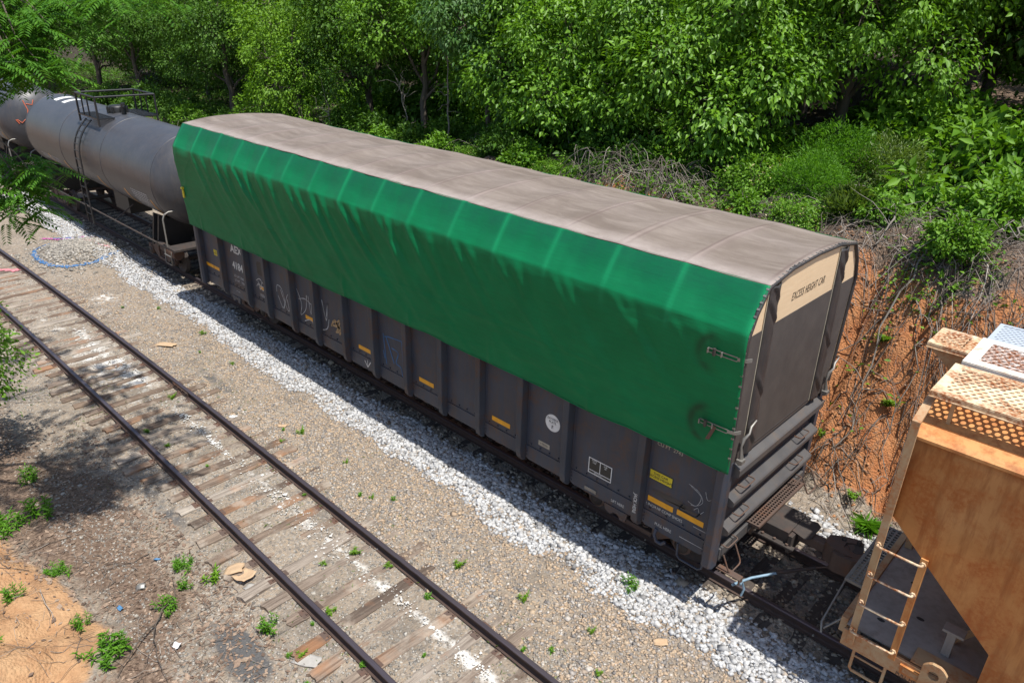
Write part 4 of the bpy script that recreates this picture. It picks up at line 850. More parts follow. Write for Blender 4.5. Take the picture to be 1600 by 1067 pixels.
# ratchets that pull the side cover round the end
def ratchet(x, y, z, drop):
    m = MB()
    m.bx(x - 0.10, x + 0.32, y - 0.012, y - 0.004, z + 0.022, z + 0.036); m.bx(x - 0.10, x + 0.32, y - 0.012, y - 0.004, z - 0.032, z - 0.018)
    m.bx(x + 0.10, x + 0.115, y - 0.045, y - 0.004, z - 0.034, z + 0.038); m.bx(x - 0.10, x - 0.085, y - 0.045, y - 0.004, z - 0.034, z + 0.038)
    r_ = m.build('ratchet', 'galv', g, 0.003)
    fur(lambda q: q.cyl((x + 0.0, y - 0.03, z - 0.045), (x + 0.0, y - 0.03, z + 0.055), 0.022, 10)).build('spool', 'dark_steel', r_)
    if drop: fur(lambda q: q.prism([(x + 0.12, z + 0.015), (x + 0.165, z + 0.0), (x + 0.09, z - 0.22), (x + 0.03, z - 0.235)], 'y', y - 0.025, y - 0.015)).build('ratchet_handle', 'rust_steel', r_)
    fur(lambda q: q.prism([(x + 0.32, y - 0.010), (x + 0.43, y + 0.02), (x + 0.47, y + 0.10), (x + 0.455, y + 0.10), (x + 0.42, y + 0.032), (x + 0.32, y - 0.002)], 'z', z - 0.02, z + 0.03)).build('ratchet_hook', 'galv', r_)
ratchet(-0.36, -1.815, 4.30, False); ratchet(-0.36, -1.745, 3.20, True)
for y in (-1.48, 1.42):
    m = MB(); m.tube([(0.09, y, 2.60), (0.10, y + 0.02, 2.72), (0.07, y + 0.02, 2.88), (0.09, y + 0.03, 3.02), (0.12, y + 0.10, 3.08), (0.10, y + 0.16, 3.15), (0.10, y + 0.30, 3.20)], [0.022, 0.032, 0.020, 0.028, 0.017, 0.02, 0.012], 8)
    m.bx(0.06, 0.15, y - 0.05, y + 0.06, 2.64, 2.70); m.build('turnbuckle', 'galv', g)
fur(lambda m: (m.bx(L0 + 0.02, L0 + 0.10, -1.79, -1.76, 3.28, 3.50), m.cyl((L0 + 0.0, -1.775, 3.54), (L0 + 0.08, -1.775, 3.54), 0.04, 8))).build('ratchet', 'yellow', g, 0.006)

# ------------------------------------------------------------------ tank wagons
def tank_car():
    xa, xb, Rt, zc = -32.4, -19.8, 1.46, 3.0; xm = (xa + xb)/2
    t = thing('tank_car', (xm, 0, 0), 'grey cylindrical tank wagon coupled to the left end of the tarpaulined gondola', 'railway wagon')
    prof = [(0.0, xa - 0.92)] + [(Rt*math.sin(a), xa - 0.92*math.cos(a)) for a in np.linspace(0.12, math.pi/2, 14)] + [(Rt, xb)] + [(Rt*math.cos(a), xb + 0.92*math.sin(a)) for a in np.linspace(0.0, math.pi/2 - 0.12, 14)][1:] + [(0.0, xb + 0.92)]
    m = MB(); m.lathe([(r_, a) for r_, a in prof], (0, 0, zc), 'x', 72); shell = m.build('tank_shell', 'tank_paint', t)
    for x in (xa, xb, -28.2, -24.0):
        fur(lambda m: m.lathe([(Rt, x - 0.025), (Rt + 0.010, x - 0.018), (Rt + 0.010, x + 0.018), (Rt, x + 0.025)], (0, 0, zc), 'x', 72)).build('weld_ring', 'tank_paint', shell)
    # placards, reflectors, stencils curved to the shell
    def patch(x0, x1, z0, z1, name, mat, lift=0.006, slant=0.0):
        V = []; n = 8
        for i in range(n + 1):
            z = z0 + (z1 - z0)*i/n; yy = -math.sqrt(max(0.0, (Rt + lift)**2 - (z - zc)**2))
            V += [(x0 + slant*i/n, yy, z), (x1 + slant*i/n, yy, z)]
        return MB().add(V, [(2*i, 2*i+1, 2*i+3, 2*i+2) for i in range(n)]).build(name, mat, shell)
    for x in (-30.4, -28.5, -24.95, -22.5): patch(x, x + 0.09, 1.85, 2.45, 'reflector_strip', 'amber')
    patch(xb - 0.55, xb - 0.47, 1.62, 2.45, 'reflector_strip', 'amber')
    def lines(x0, x1, z0, z1, rows, mat, rs):
        r2 = random.Random(rs); V = []; F = []
        for k in range(rows):
            z = z1 - (z1 - z0)*(k + 0.5)/rows; hh = (z1 - z0)/rows*0.28; x = x0
            while x < x1:
                wdt = r2.uniform(0.05, 0.16); a = min(x + wdt, x1); n = len(V)
                for zz in (z - hh, z + hh):
                    yy = -math.sqrt((Rt + 0.006)**2 - (zz - zc)**2); V += [(x, yy, zz), (a, yy, zz)]
                F.append((n, n+1, n+3, n+2)); x = a + r2.uniform(0.03, 0.06)
        tag(MB().add(V, F).build('stencil_rows', mat, shell), kind='stuff')
    lines(-21.75, -20.45, 2.02, 2.62, 7, 'chalk', 3); lines(-31.4, -29.2, 2.15, 2.42, 3, 'chalk', 4)
    for x0, x1 in ((-31.3, -30.85), (-30.3, -29.9)):
        V = []; n = 6
        for i in range(n + 1):
            a = R(84) + R(26)*i/n; V += [(x0, (Rt + 0.005)*math.cos(a), zc + (Rt + 0.005)*math.sin(a)), (x1, (Rt + 0.005)*math.cos(a), zc + (Rt + 0.005)*math.sin(a))]
        MB().add(V, [(2*i, 2*i+1, 2*i+3, 2*i+2) for i in range(n)]).build('white_patch', 'white_paint', shell)
    # top platform with railing and manway
    px0, px1, py0, py1 = -26.5, -24.6, -1.05, 0.95; ztop = 5.12; zf = 4.42
    grating('platform', px0, px1, py0, -0.55, zf, 'black', t, 0.09, 0.06, 0.018, 0.03)
    grating('platform', px0, px1, 0.45, py1, zf, 'black', t, 0.09, 0.06, 0.018, 0.03)
    rl = MB(); cs = [(px0, py0), (px1, py0), (px1, py1), (px0, py1)]
    for z in (ztop, ):
        for (a, b), (c_, d) in ((cs[0], cs[3]), (cs[1], cs[2]), (cs[0], cs[1]), (cs[3], cs[2])):
            rl.tube([(a, b, z), (c_, d, z)], 0.034, 8)
    for a, b in cs: rl.tube([(a, b, zf - 0.28), (a, b, ztop)], 0.036, 8)
    for a in (px0 + 0.55, px0 + 1.1): rl.tube([(a, py0, zf), (a, py0, ztop)], 0.026, 6); rl.tube([(a, py1, zf), (a, py1, ztop)], 0.026, 6)
    rl.build('railing', 'black', t)
    mw = MB(); mw.lathe([(0.0, zf + 0.28), (0.26, zf + 0.27), (0.30, zf + 0.20), (0.30, zf)], (-25.7, 0, 0), 'z', 20)
    for k in range(8): mw.cyl((-25.7 + 0.34*math.cos(k*math.pi/4), 0.34*math.sin(k*math.pi/4), zf + 0.02), (-25.7 + 0.34*math.cos(k*math.pi/4), 0.34*math.sin(k*math.pi/4), zf + 0.24), 0.035, 6)
    mw.build('manway', 'black', t)
    fur(lambda m: (m.cyl((-24.95, -0.05, zf), (-24.95, -0.05, zf + 0.42), 0.08, 10), m.cyl((-24.95, -0.05, zf + 0.3), (-24.75, -0.05, zf + 0.3), 0.05, 8))).build('valve', 'black', t)
    # ladder that follows the shell
    ld = MB(); pts = lambda x: [(x, -(Rt + 0.16)*math.sin(a), zc + (Rt + 0.16)*math.cos(a)) for a in np.linspace(R(38), R(92), 12)] + [(x, -1.63, 2.2), (x, -1.63, 1.2), (x, -1.63, 0.62)]
    for x in (-26.0, -25.5): ld.tube(pts(x), 0.03, 6)
    ld.build('ladder_stiles', 'black', t)
    for k in range(13):
        if k < 6: a = R(40) + R(50)*k/6; y, z = -(Rt + 0.16)*math.sin(a), zc + (Rt + 0.16)*math.cos(a)
        else: y, z = -1.63, 2.95 - 0.33*(k - 6)
        fur(lambda m: m.tube([(-26.0, y - 0.01, z), (-25.5, y - 0.01, z)], 0.018, 6)).build('rung', 'black', t)
    # underframe
    fur(lambda m: m.tube([(xa + 1.2, -1.5, 1.10), (xb - 0.2, -1.5, 1.16)], 0.028, 8)).build('side_handrail', 'dark_steel', t)
    for x in (-30.6, -28.0, -23.6, -21.4): fur(lambda m: m.tube([(x, -1.5, 1.12), (x + 0.35, -0.9, 1.68)], 0.022, 6)).build('rail_strut', 'dark_steel', t)
    for x, d in ((xb - 0.9, 1), (xa + 0.9, -1)):
        m = MB(); m.prism([(-1.38, 0.95), (-1.20, 1.95), (-0.9, 1.78), (0.9, 1.78), (1.20, 1.95), (1.38, 0.95), (0.4, 0.72), (-0.4, 0.72)], 'x', x - 0.04, x + 0.04); m.prism([(-1.38, 0.95), (-1.20, 1.95), (-0.9, 1.78), (0.9, 1.78), (1.20, 1.95), (1.38, 0.95), (0.4, 0.72), (-0.4, 0.72)], 'x', x + 0.35, x + 0.43); m.build('bolster', 'black', t)
        truck(x - d*0.2, t)
        e = x + d*2.0
        fur(lambda m: m.bx(min(e, x), max(e, x), -0.28, 0.28, 0.72, 1.06)).build('stub_sill', 'dark_steel', t)
        fur(lambda m: (m.bx(min(e - d*0.75, e - d*0.15), max(e - d*0.75, e - d*0.15), -1.45, 1.45, 1.06, 1.14), m.bx(min(e - d*0.75, e - d*1.6), max(e - d*0.75, e - d*1.6), -1.45, -1.28, 1.04, 1.12))).build('end_platform', 'dark_steel', t, 0.01)
        m = MB(); m.tube([(e - d*0.7, -1.42, 1.12), (e - d*0.7, -1.42, 2.02), (e - d*0.7, -1.36, 2.16), (e - d*0.7, -1.22, 2.22), (e - d*0.7, 1.22, 2.22), (e - d*0.7, 1.36, 2.16), (e - d*0.7, 1.42, 2.02), (e - d*0.7, 1.42, 1.12)], 0.026, 8)
        m.tube([(e - d*0.7, -0.45, 1.14), (e - d*0.7, 0.25, 1.75)], 0.02, 6); m.build('end_railing', 'galv', t)
        m = MB(); m.tube([(e - d*0.82, -1.47, 1.05), (e - d*0.82, -1.50, 0.62), (e - d*0.36, -1.50, 0.62), (e - d*0.36, -1.47, 1.05)], 0.016, 6); m.tube([(e - d*0.82, -1.5, 0.9), (e - d*0.36, -1.5, 0.9)], 0.016, 6); m.build('stirrup_step', 'galv', t)
        fur(lambda m: m.cyl((e - d*0.7, -1.1, 0.80), (e - d*1.3, -1.1, 0.80), 0.17, 16)).build('brake_cylinder', 'rust_steel', t)
        fur(lambda m: m.tube([(e - d*0.1, -0.6, 0.9), (e + d*0.1, -0.8, 0.6), (e + d*0.3, -0.6, 0.4), (e + d*0.6, -0.3, 0.45)], 0.03, 6)).build('brake_hose', 'rubber', t)
        coupler(e + d*0.33, d, t)
    fur(lambda m: m.bx(-26.6, -25.2, -0.4, 0.4, 0.85, 1.5)).build('bottom_fittings', 'black', t)
    return t
tk = tank_car()
tk2 = copy_tree(tk); tk2.location.x -= 16.75
tk2['label'] = 'far grey tank wagon with orange graffiti on its dark end, cut by left edge'
for o in (tk, tk2): o['group'] = 'grey tank wagons coupled behind the gondola'
E2 = -19.8 - 16.75
def on_head(pts, name, mat):
    m = MB()
    for L in pts:
        vs = []
        for y, z in L:
            r_ = min(1.4, math.hypot(y, z - 3.0)); x = E2 + 0.92*math.sqrt(max(0, 1 - (r_/1.46)**2)) + 0.012; vs.append((x, y, z))
        m.tube(vs, 0.020, 5)
    o = m.build(name, mat, None); o.parent = tk2; o.location = Vector(o.location) - tk2.location
on_head([[(-0.5, 3.9), (-0.42, 3.5), (-0.5, 3.2)], [(-0.42, 3.75), (-0.2, 3.7), (-0.1, 3.9)], [(-0.9, 3.1), (-0.75, 2.95), (-0.6, 3.1), (-0.45, 2.9), (-0.3, 3.05), (-0.1, 2.95)], [(-0.25, 3.5), (0.0, 3.4), (0.0, 3.15), (-0.2, 3.2)], [(-0.95, 3.1), (-0.85, 2.92)]], 'orange_graffiti', 'orange_spray')

# ------------------------------------------------------------------ rusty covered hopper on the right
hX, hE = 2.08, 8.6
h = thing('hopper_car', (5.4, 0, 0), 'rust-stained tan hopper wagon at right with perforated roof walkways and end ladder', 'railway wagon')
HSIDE = [(4.0, 1.525), (3.7, 1.568), (3.4, 1.604), (3.0, 1.632), (2.6, 1.648), (2.2, 1.655), (1.76, 1.655), (0.95, 1.655)]   # bowed side: (z, half width)
def hside(z): return float(np.interp(-z, [-q for q, _ in HSIDE], [w_ for _, w_ in HSIDE]))
for s in (-1, 1):
    m = MB(); V = []; zs = [4.0, 3.85, 3.7, 3.55, 3.4, 3.2, 2.98, 2.78, 2.58, 2.38, 2.18, 1.97, 1.76, 1.5, 0.95]
    for z in zs:
        xl = hX if z >= 2.98 else (3.44 if z <= 1.76 else 3.44 - (z - 1.76)*(3.44 - hX)/1.22)
        for x in (xl, hE):
            V += [(x, s*hside(z), z), (x, s*(hside(z) - 0.03), z)]
    F = []
    for i in range(len(zs) - 1):
        a = 4*i; F += [(a, a+2, a+6, a+4), (a+1, a+5, a+7, a+3), (a, a+4, a+5, a+1), (a+2, a+3, a+7, a+6)]
    F += [(0, 1, 3, 2)]
    m.add(V, F, True).build('side_sheet', 'hopper_rust', h)
    fur(lambda m: m.bx(hX + 0.01, hE, s*1.545 - 0.008, s*1.545 + 0.008, 3.70, 3.715)).build('weld_seam', 'hopper_rust', h)
    fur(lambda m: m.bx(3.74, 3.755, s*1.645 - 0.006, s*1.645 + 0.006, 0.96, 2.1)).build('weld_seam', 'hopper_tan', h)
fur(lambda m: m.prism([(hX, 2.98), (hX, 4.05), (hX + 0.03, 4.05), (hX + 0.03, 3.0), (3.47, 1.79), (3.47, 0.95), (3.44, 0.95), (3.44, 1.76)], 'y', -1.48, 1.48)).build('end_slope_sheet', 'hopper_rust', h)
rp = [(-1.61, 4.01), (-1.61, 4.045), (-1.54, 4.085), (-1.15, 4.21), (-0.6, 4.33), (0, 4.36), (0.6, 4.33), (1.15, 4.21), (1.54, 4.085), (1.61, 4.045), (1.61, 4.01), (1.45, 4.0), (0, 4.2), (-1.45, 4.0)]
rf = fur(lambda m: m.prism(rp, 'x', hX - 0.02, hE)).build('roof', 'hopper_rust', h)
fur(lambda m: (m.bx(hX, hE, -1.40, -1.388, 4.11, 4.142, None), m.bx(hX - 0.024, hX + 0.03, -1.45, 1.45, 4.02, 4.10))).build('roof_seam', 'hopper_rust', rf)
def board(name, x0, x1, y0, y1, z, pitch, rad, mat, lip='board_frame', fr=0.07):
    V, F = holes_sheet(x0 + fr, x1 - fr, y0 + fr, y1 - fr, z, pitch, rad)
    o = np_mesh(name, V, F, mat, h)
    m = MB(); zt = z + 0.004; zb = z - 0.06
    m.bx(x0, x1, y0, y0 + fr + pitch*0.55, z - 0.006, zt); m.bx(x0, x1, y1 - fr - pitch*0.55, y1, z - 0.006, zt); m.bx(x0, x0 + fr + pitch*0.5, y0, y1, z - 0.008, zt - 0.002); m.bx(x1 - fr - pitch*0.55, x1, y0, y1, z - 0.008, zt - 0.002)
    m.bx(x0, x1, y0 - 0.004, y0 + 0.012, zb, z - 0.008); m.bx(x0, x1, y1 - 0.012, y1 + 0.004, zb, z - 0.008); m.bx(x0 - 0.004, x0 + 0.012, y0 + 0.013, y1 - 0.013, zb, z - 0.009)
    m.bx(x0, x1, y0 - 0.022, y0 - 0.005, zb - 0.006, zb + 0.006)
    f = m.build('board_frame', lip, o, 0.003); return o
board('roof_walkway', 2.05, 5.2, -1.38, -0.38, 4.53, 0.085, 0.031, 'board_cream', 'board_cream')
board('roof_walkway', 2.10, 5.2, -0.32, 0.68, 4.56, 0.085, 0.030, 'board_white', fr=0.10)
board('roof_walkway', 2.13, 5.2, 0.74, 1.50, 4.53, 0.07, 0.024, 'board_blue', 'board_blue', fr=0.02)
board('end_walkway', 1.61, 2.09, 0.05, 0.73, 4.53, 0.075, 0.026, 'board_cream', 'board_cream', fr=0.06)
fur(lambda m: m.prism([(1.63, 4.465), (2.07, 4.465), (2.07, 4.12)], 'y', 0.09, 0.12)).build('walkway_bracket', 'hopper_tan', h)
fur(lambda m: m.prism([(1.63, 4.465), (2.07, 4.465), (2.07, 4.12)], 'y', 0.65, 0.68)).build('walkway_bracket', 'hopper_tan', h)
for x in (2.3, 3.3, 4.3):
    for y in (-1.28, -0.35, 0.71, 1.42):
        zr_ = float(np.interp(abs(y), [0, 0.6, 1.15, 1.54], [4.34, 4.31, 4.19, 4.07])); fur(lambda m: m.bx(x - 0.02, x + 0.02, y - 0.02, y + 0.02, zr_, 4.465)).build('walkway_leg', 'hopper_tan', h)
fur(lambda m: m.tube(arc_u((2.58, 0.84, 4.53), (2.75, 1.07, 4.53), (0, 0, 0.10), 0.04), 0.018, 6)).build('grab_iron', 'orange_spray', h)
# ladder: tall outer stile bent in to the roof, short inner stile, four rungs
lad = MB(); lad.bx(2.02, 2.11, -1.675, -1.650, 0.90, 4.22); lad.prism([(-1.675, 4.22), (-1.650, 4.22), (-1.22, 4.40), (-1.22, 4.43), (-1.675, 4.25)], 'x', 2.02, 2.11); lad.bx(2.02, 2.035, -1.650, -1.605, 0.9, 4.2)
lad.build('ladder_stile', 'hopper_tan', h, 0.004)
fur(lambda m: (m.bx(2.52, 2.60, -1.675, -1.650, 1.0, 2.60), m.bx(2.585, 2.60, -1.650, -1.605, 1.0, 2.60))).build('ladder_stile', 'hopper_rust', h, 0.004)
for z in (2.53, 2.07, 1.61, 1.14):
    m = MB(); m.tube([(2.055, -1.675, z), (2.06, -1.730, z), (2.10, -1.740, z), (2.52, -1.740, z), (2.56, -1.730, z), (2.565, -1.675, z)], 0.015, 8)
    for x in (2.06, 2.56): m.cyl((x, -1.675, z), (x, -1.697, z), 0.033, 6, False)
    m.build('rung', 'board_cream', h)
fur(lambda m: (m.bx(1.86, 1.95, -1.5, 1.5, 0.86, 1.10), m.bx(1.951, 3.43, -1.650, -1.605, 0.80, 1.06), m.bx(1.951, 3.43, 1.605, 1.65, 0.80, 1.06), m.bx(2.75, 3.43, -1.604, -1.30, 1.062, 1.085))).build('side_sill', 'hopper_tan', h, 0.008)
dk = fur(lambda m: m.bx(1.952, 3.60, -1.528, 1.528, 1.035, 1.058)).build('deck_plate', 'deck', h)
for x, y in ((2.25, -1.15), (2.62, -0.75), (2.35, -0.1)):
    fur(lambda m: m.prism([(x + 0.05*math.cos(t), y + 0.03*math.sin(t)) for t in np.linspace(0, 2*math.pi, 14, endpoint=False)], 'z', 1.054, 1.0605)).build('dark_hole_disc', 'black', dk)  # solid black disc painted for the darkness inside a drain hole
fur(lambda m: (m.bx(2.98, 3.08, -1.20, -1.08, 1.06, 1.42), m.bx(2.92, 3.16, -1.22, -1.05, 1.42, 1.46))).build('deck_post', 'deck', h, 0.006)
fur(lambda m: m.bx(1.98, 2.08, 0.62, 0.74, 1.06, 3.6)).build('end_post', 'hopper_tan', h, 0.006)
fur(lambda m: m.prism([(3.0, 1.06), (3.06, 1.06), (3.42, 1.62), (3.42, 1.74)], 'y', -0.9, -0.82)).build('deck_gusset', 'hopper_tan', h)
# jacking pad with a round hole
m = MB(); ang = np.linspace(0, 2*math.pi, 24, endpoint=False); cx_, cz_ = 3.03, 1.12
outl = [(0.13*max(-1, min(1, 1.35*math.cos(a))), 0.0) for a in ang]
def padp(a):
    c_, s2 = math.cos(a), math.sin(a); k = 1/max(abs(c_)/0.135, abs(s2)/0.16 if s2 > 0 else abs(s2)/0.55); x, z = k*c_, k*s2
    if s2 > 0 and abs(x) + z > 0.22: f_ = 0.22/(abs(x) + z); x *= f_; z *= f_
    return (cx_ + x, cz_ + z)
V = [(a, -1.705, b) for a, b in map(padp, ang)] + [(cx_ + 0.062*math.cos(a), -1.705, cz_ + 0.062*math.sin(a)) for a in ang]
V += [(x, -1.66, z) for x, _, z in V]; F = []; n = 24
for i in range(n):
    j = (i+1) % n; F += [(i, j, n + j, n + i), (2*n + i, 2*n + j, 3*n + j, 3*n + i), (i, j, 2*n + j, 2*n + i), (n + i, n + j, 3*n + j, 3*n + i)]
m.add(V, F).build('jacking_pad', 'hopper_tan', h)
m = MB(); m.tube([(2.14, -1.63, 0.86), (2.14, -1.635, 0.50), (2.17, -1.635, 0.47), (2.50, -1.635, 0.47), (2.53, -1.635, 0.50), (2.53, -1.63, 0.86)], 0.02, 8); m.tube([(2.14, -1.635, 0.72), (2.53, -1.635, 0.72)], 0.014, 6); m.build('stirrup_step', 'hopper_tan', h)
ph = fur(lambda m: (m.bx(2.68, 2.92, -1.665, -1.65, 0.87, 1.00), m.bx(2.67, 2.93, -1.685, -1.65, 1.0, 1.012))).build('placard_holder', 'hopper_rust', h)
fur(lambda m: m.bx(2.71, 2.89, -1.668, -1.665, 0.90, 0.97)).build('placard_card', 'hopper_tan', ph)
text('PULL HERE', 0.07, 'dark_steel', h, ((2.80, -1.6525, 0.83), '-y'), 0.9)
text('LD LMT', 0.12, 'black', h, ((3.95, -1.6485, 1.16), '-y'), 0.9)
grating('crossover_step', 1.62, 1.85, -0.62, 1.0, 1.02, 'galv', h, 0.075, 0.075, 0.03, 0.03)
fur(lambda m: (m.tube([(1.66, -1.45, 0.62), (1.62, -1.4, 0.75), (1.60, -0.6, 0.98)], 0.016, 6), m.tube([(1.90, -1.2, 0.95), (1.66, -1.40, 0.66)], 0.016, 6))).build('uncoupling_lever', 'galv', h)
fur(lambda m: m.bx(1.90, 8.0, -0.28, 0.28, 0.70, 1.03)).build('centre_sill', 'dark_steel', h)
coupler(1.36, -1, h, -0.02, -0.025); truck(3.62, h)
fur(lambda m: m.tube([(1.95, 0.3, 0.72), (1.8, 0.34, 0.55), (1.6, 0.32, 0.40), (1.42, 0.30, 0.36)], 0.032, 8)).build('brake_hose', 'rubber', h)

# ------------------------------------------------------------------ plants
def unit(a): return a/np.maximum(1e-9, np.linalg.norm(a, axis=-1, keepdims=True))
def leaf_arrays(P, A, N, L, Wd, fold=0.12, droop=0.12):
    """folded leaf blades: P base, A direction, N upper side"""
    A = unit(A); S = unit(np.cross(A, N)); N = np.cross(S, A); n = len(P)
    L = np.broadcast_to(np.asarray(L, float), (n,))[:, None]; Wd = np.broadcast_to(np.asarray(Wd, float), (n,))[:, None]
    mid = P + A*L*0.42
    V = np.stack([P, mid + S*Wd/2 + N*L*fold, P + A*L - N*L*droop, mid - S*Wd/2 + N*L*fold], 1)
    F = (np.array([[0, 1, 2], [0, 2, 3]])[None] + (np.arange(n)*4)[:, None, None]).reshape(-1, 3)
    return V.reshape(-1, 3), F
def crown_arrays(rs, lobes, ncl, per, L, cl_r=0.42, droop=0.55, wr=0.55, inner=0.18):
    lobes = np.array(lobes, float); w_ = lobes[:, 3]**2; li = rs.choice(len(lobes), ncl*2, p=w_/w_.sum())
    d = unit(rs.normal(size=(ncl*2, 3))); rad = np.where(rs.random(ncl*2) < inner, rs.uniform(0.3, 0.8, ncl*2), rs.uniform(0.82, 1.12, ncl*2))
    C = lobes[li, :3] + d*(lobes[li, 3]*rad)[:, None]*np.array([1, 1, 0.85])
    dd = np.linalg.norm(C[:, None] - lobes[None, :, :3], axis=-1)/lobes[None, :, 3]; dd[np.arange(len(C)), li] = 9
    keep = np.where(dd.min(1) > 0.72)[0][:ncl]; C, d = C[keep], d[keep]; k = len(C)
    n = per; cr = cl_r*rs.uniform(0.6, 1.35, k)
    off = rs.normal(size=(k, n, 3))*np.array([0.55, 0.55, 0.38]); P = C[:, None] + off*cr[:, None, None]
    P[..., 2] -= 0.35*(off[..., 0]**2 + off[..., 1]**2)*cr[:, None]
    out = unit(off + d[:, None]*0.7)
    A = out*0.8 + rs.normal(size=(k, n, 3))*0.45; A[..., 2] -= droop
    N = d[:, None]*0.45 + np.array([0, 0, 0.9]) + rs.normal(size=(k, n, 3))*0.45
    sz = L*np.exp(rs.normal(0, 0.22, k*n))
    return leaf_arrays(P.reshape(-1, 3), A.reshape(-1, 3), N.reshape(-1, 3), sz, sz*wr), C
def limb(mb, a, b, r0, r1, rs, n=6, wob=0.12, sides=6):
    a, b = np.array(a, float), np.array(b, float); t = np.linspace(0, 1, n)[:, None]; L = np.linalg.norm(b - a)
    P = a*(1 - t) + b*t + rs.normal(size=(n, 3))*wob*L*0.25*np.sin(t*np.pi) + np.array([0, 0, 0.10*L])*np.sin(t*np.pi)
    mb.tube([tuple(p) for p in P], list(np.linspace(r0, r1, n)), sides); return P
KINDS = {}
def make_kind(key, lobes, ncl, per, L, leafmat, bark, tr, seed, **kw):
    """crown and trunk meshes for one kind of tree, base at the origin"""
    rs = np.random.default_rng(seed); (V, F), C = crown_arrays(rs, lobes, ncl, per, L, **kw)
    o = np_mesh('crown', V, F, leafmat, c=(0, 0, 0)); crown = o.data; bpy.data.objects.remove(o)
    mb = MB(); top = max(lobes, key=lambda q: q[2]); zt = top[2]
    trunk = limb(mb, (0, 0, -0.4), (top[0]*0.7, top[1]*0.7, zt*0.85), tr, tr*0.35, rs, 9, 0.06, 9)
    for l in lobes:
        s = trunk[min(8, max(2, int(8*min(0.95, (l[2]*0.55)/(zt*0.85)))))]
        e = limb(mb, s, l[:3], tr*0.42, tr*0.12, rs, 6, 0.18)
        for c in C[np.argsort(np.linalg.norm(C - np.array(l[:3]), axis=1))[:26:2]]: limb(mb, e[-2], c, tr*0.10, 0.008, rs, 4, 0.2, 4)
    o = mb.build('trunk', bark); o.data.transform(Matrix.Translation(o.location)); tm = o.data; bpy.data.objects.remove(o)
    KINDS[key] = (crown, tm)
def plant(name, key, x, y, label, cat, group=None, rot=0.0, s=1.0, dz=0.0, parts=('crown', 'trunk'), z=None):
    t = thing(name, (x, y, (float(H(x, y)) if z is None else z) + dz), label, cat, group); t.rotation_euler = (0, 0, rot); t.scale = (s, s, s)
    for nm, me in zip(parts, KINDS[key]):
        o = bpy.data.objects.new(nm, me); col.objects.link(o); o.parent = t
    return t
make_kind('gloss', [(0, 0.2, 5.2, 1.7), (-1.6, -0.6, 4.2, 1.5), (1.6, -0.7, 4.1, 1.5), (0.1, -1.9, 3.2, 1.45), (-1.9, -1.6, 2.2, 1.2), (1.9, -1.8, 2.1, 1.25), (0.2, -2.6, 1.7, 1.1), (-0.4, 1.4, 3.6, 1.6), (-3.0, -0.4, 2.9, 1.1), (3.0, -0.2, 2.9, 1.1)], 680, 46, 0.150, 'leaf_gloss', 'bark', 0.20, 101)
make_kind('gloss_b', [(0, 0.3, 4.8, 1.6), (-1.4, -0.9, 3.7, 1.4), (1.5, -0.4, 3.8, 1.4), (0.4, -2.0, 2.7, 1.25), (1.9, -1.5, 1.6, 1.05), (-1.3, -2.0, 1.4, 0.9), (2.6, -0.6, 2.5, 0.9), (-2.4, 0.2, 2.6, 1.0), (0.1, 1.5, 3.0, 1.4)], 560, 46, 0.145, 'leaf_gloss', 'bark', 0.16, 102)
make_kind('mid', [(0, 0, 6.2, 1.8), (-1.7, -0.5, 5.0, 1.5), (1.7, -0.6, 4.8, 1.5), (0, -1.7, 4.1, 1.5), (-1.3, -1.7, 2.6, 1.1), (1.4, -1.5, 2.9, 1.1), (0.2, 1.6, 4.6, 1.6)], 560, 38, 0.145, 'leaf_mid', 'bark', 0.17, 103)
make_kind('dark', [(0, 0, 7.4, 2.1), (-2.0, -0.3, 6.0, 1.8), (2.0, -0.5, 5.8, 1.8), (0, -1.8, 5.0, 1.7), (0, 1.9, 5.2, 1.8), (-1.8, -1.4, 3.5, 1.2), (1.9, -1.3, 3.2, 1.2), (0.2, -2.2, 2.6, 1.0)], 600, 34, 0.17, 'leaf_dark', 'bark', 0.20, 104)
make_kind('lime', [(0, 0, 4.6, 1.4), (-1.3, -0.6, 3.6, 1.1), (1.3, -0.7, 3.4, 1.2), (0.2, -1.5, 2.6, 1.1), (-1.2, -1.5, 1.5, 0.8), (1.5, -1.6, 1.6, 0.8)], 230, 44, 0.125, 'leaf_lime', 'bark', 0.12, 105, cl_r=0.36, inner=0.1)
make_kind('blue', [(0, 0, 5.4, 1.3), (-1.1, -0.6, 4.2, 1.1), (1.1, -0.6, 4.2, 1.0), (0, -1.2, 3.0, 1.0), (0.8, -1.2, 1.8, 0.8)], 300, 36, 0.145, 'leaf_blue', 'bark', 0.12, 106, droop=0.8)
make_kind('small', [(0, 0, 3.0, 1.15), (0.9, 0.5, 2.5, 0.9), (0.8, 0.9, 1.8, 0.8), (-0.8, -0.3, 2.6, 0.9), (1.2, 0.4, 3.1, 0.7)], 280, 40, 0.085, 'leaf_mid', 'bark', 0.07, 107, cl_r=0.30)
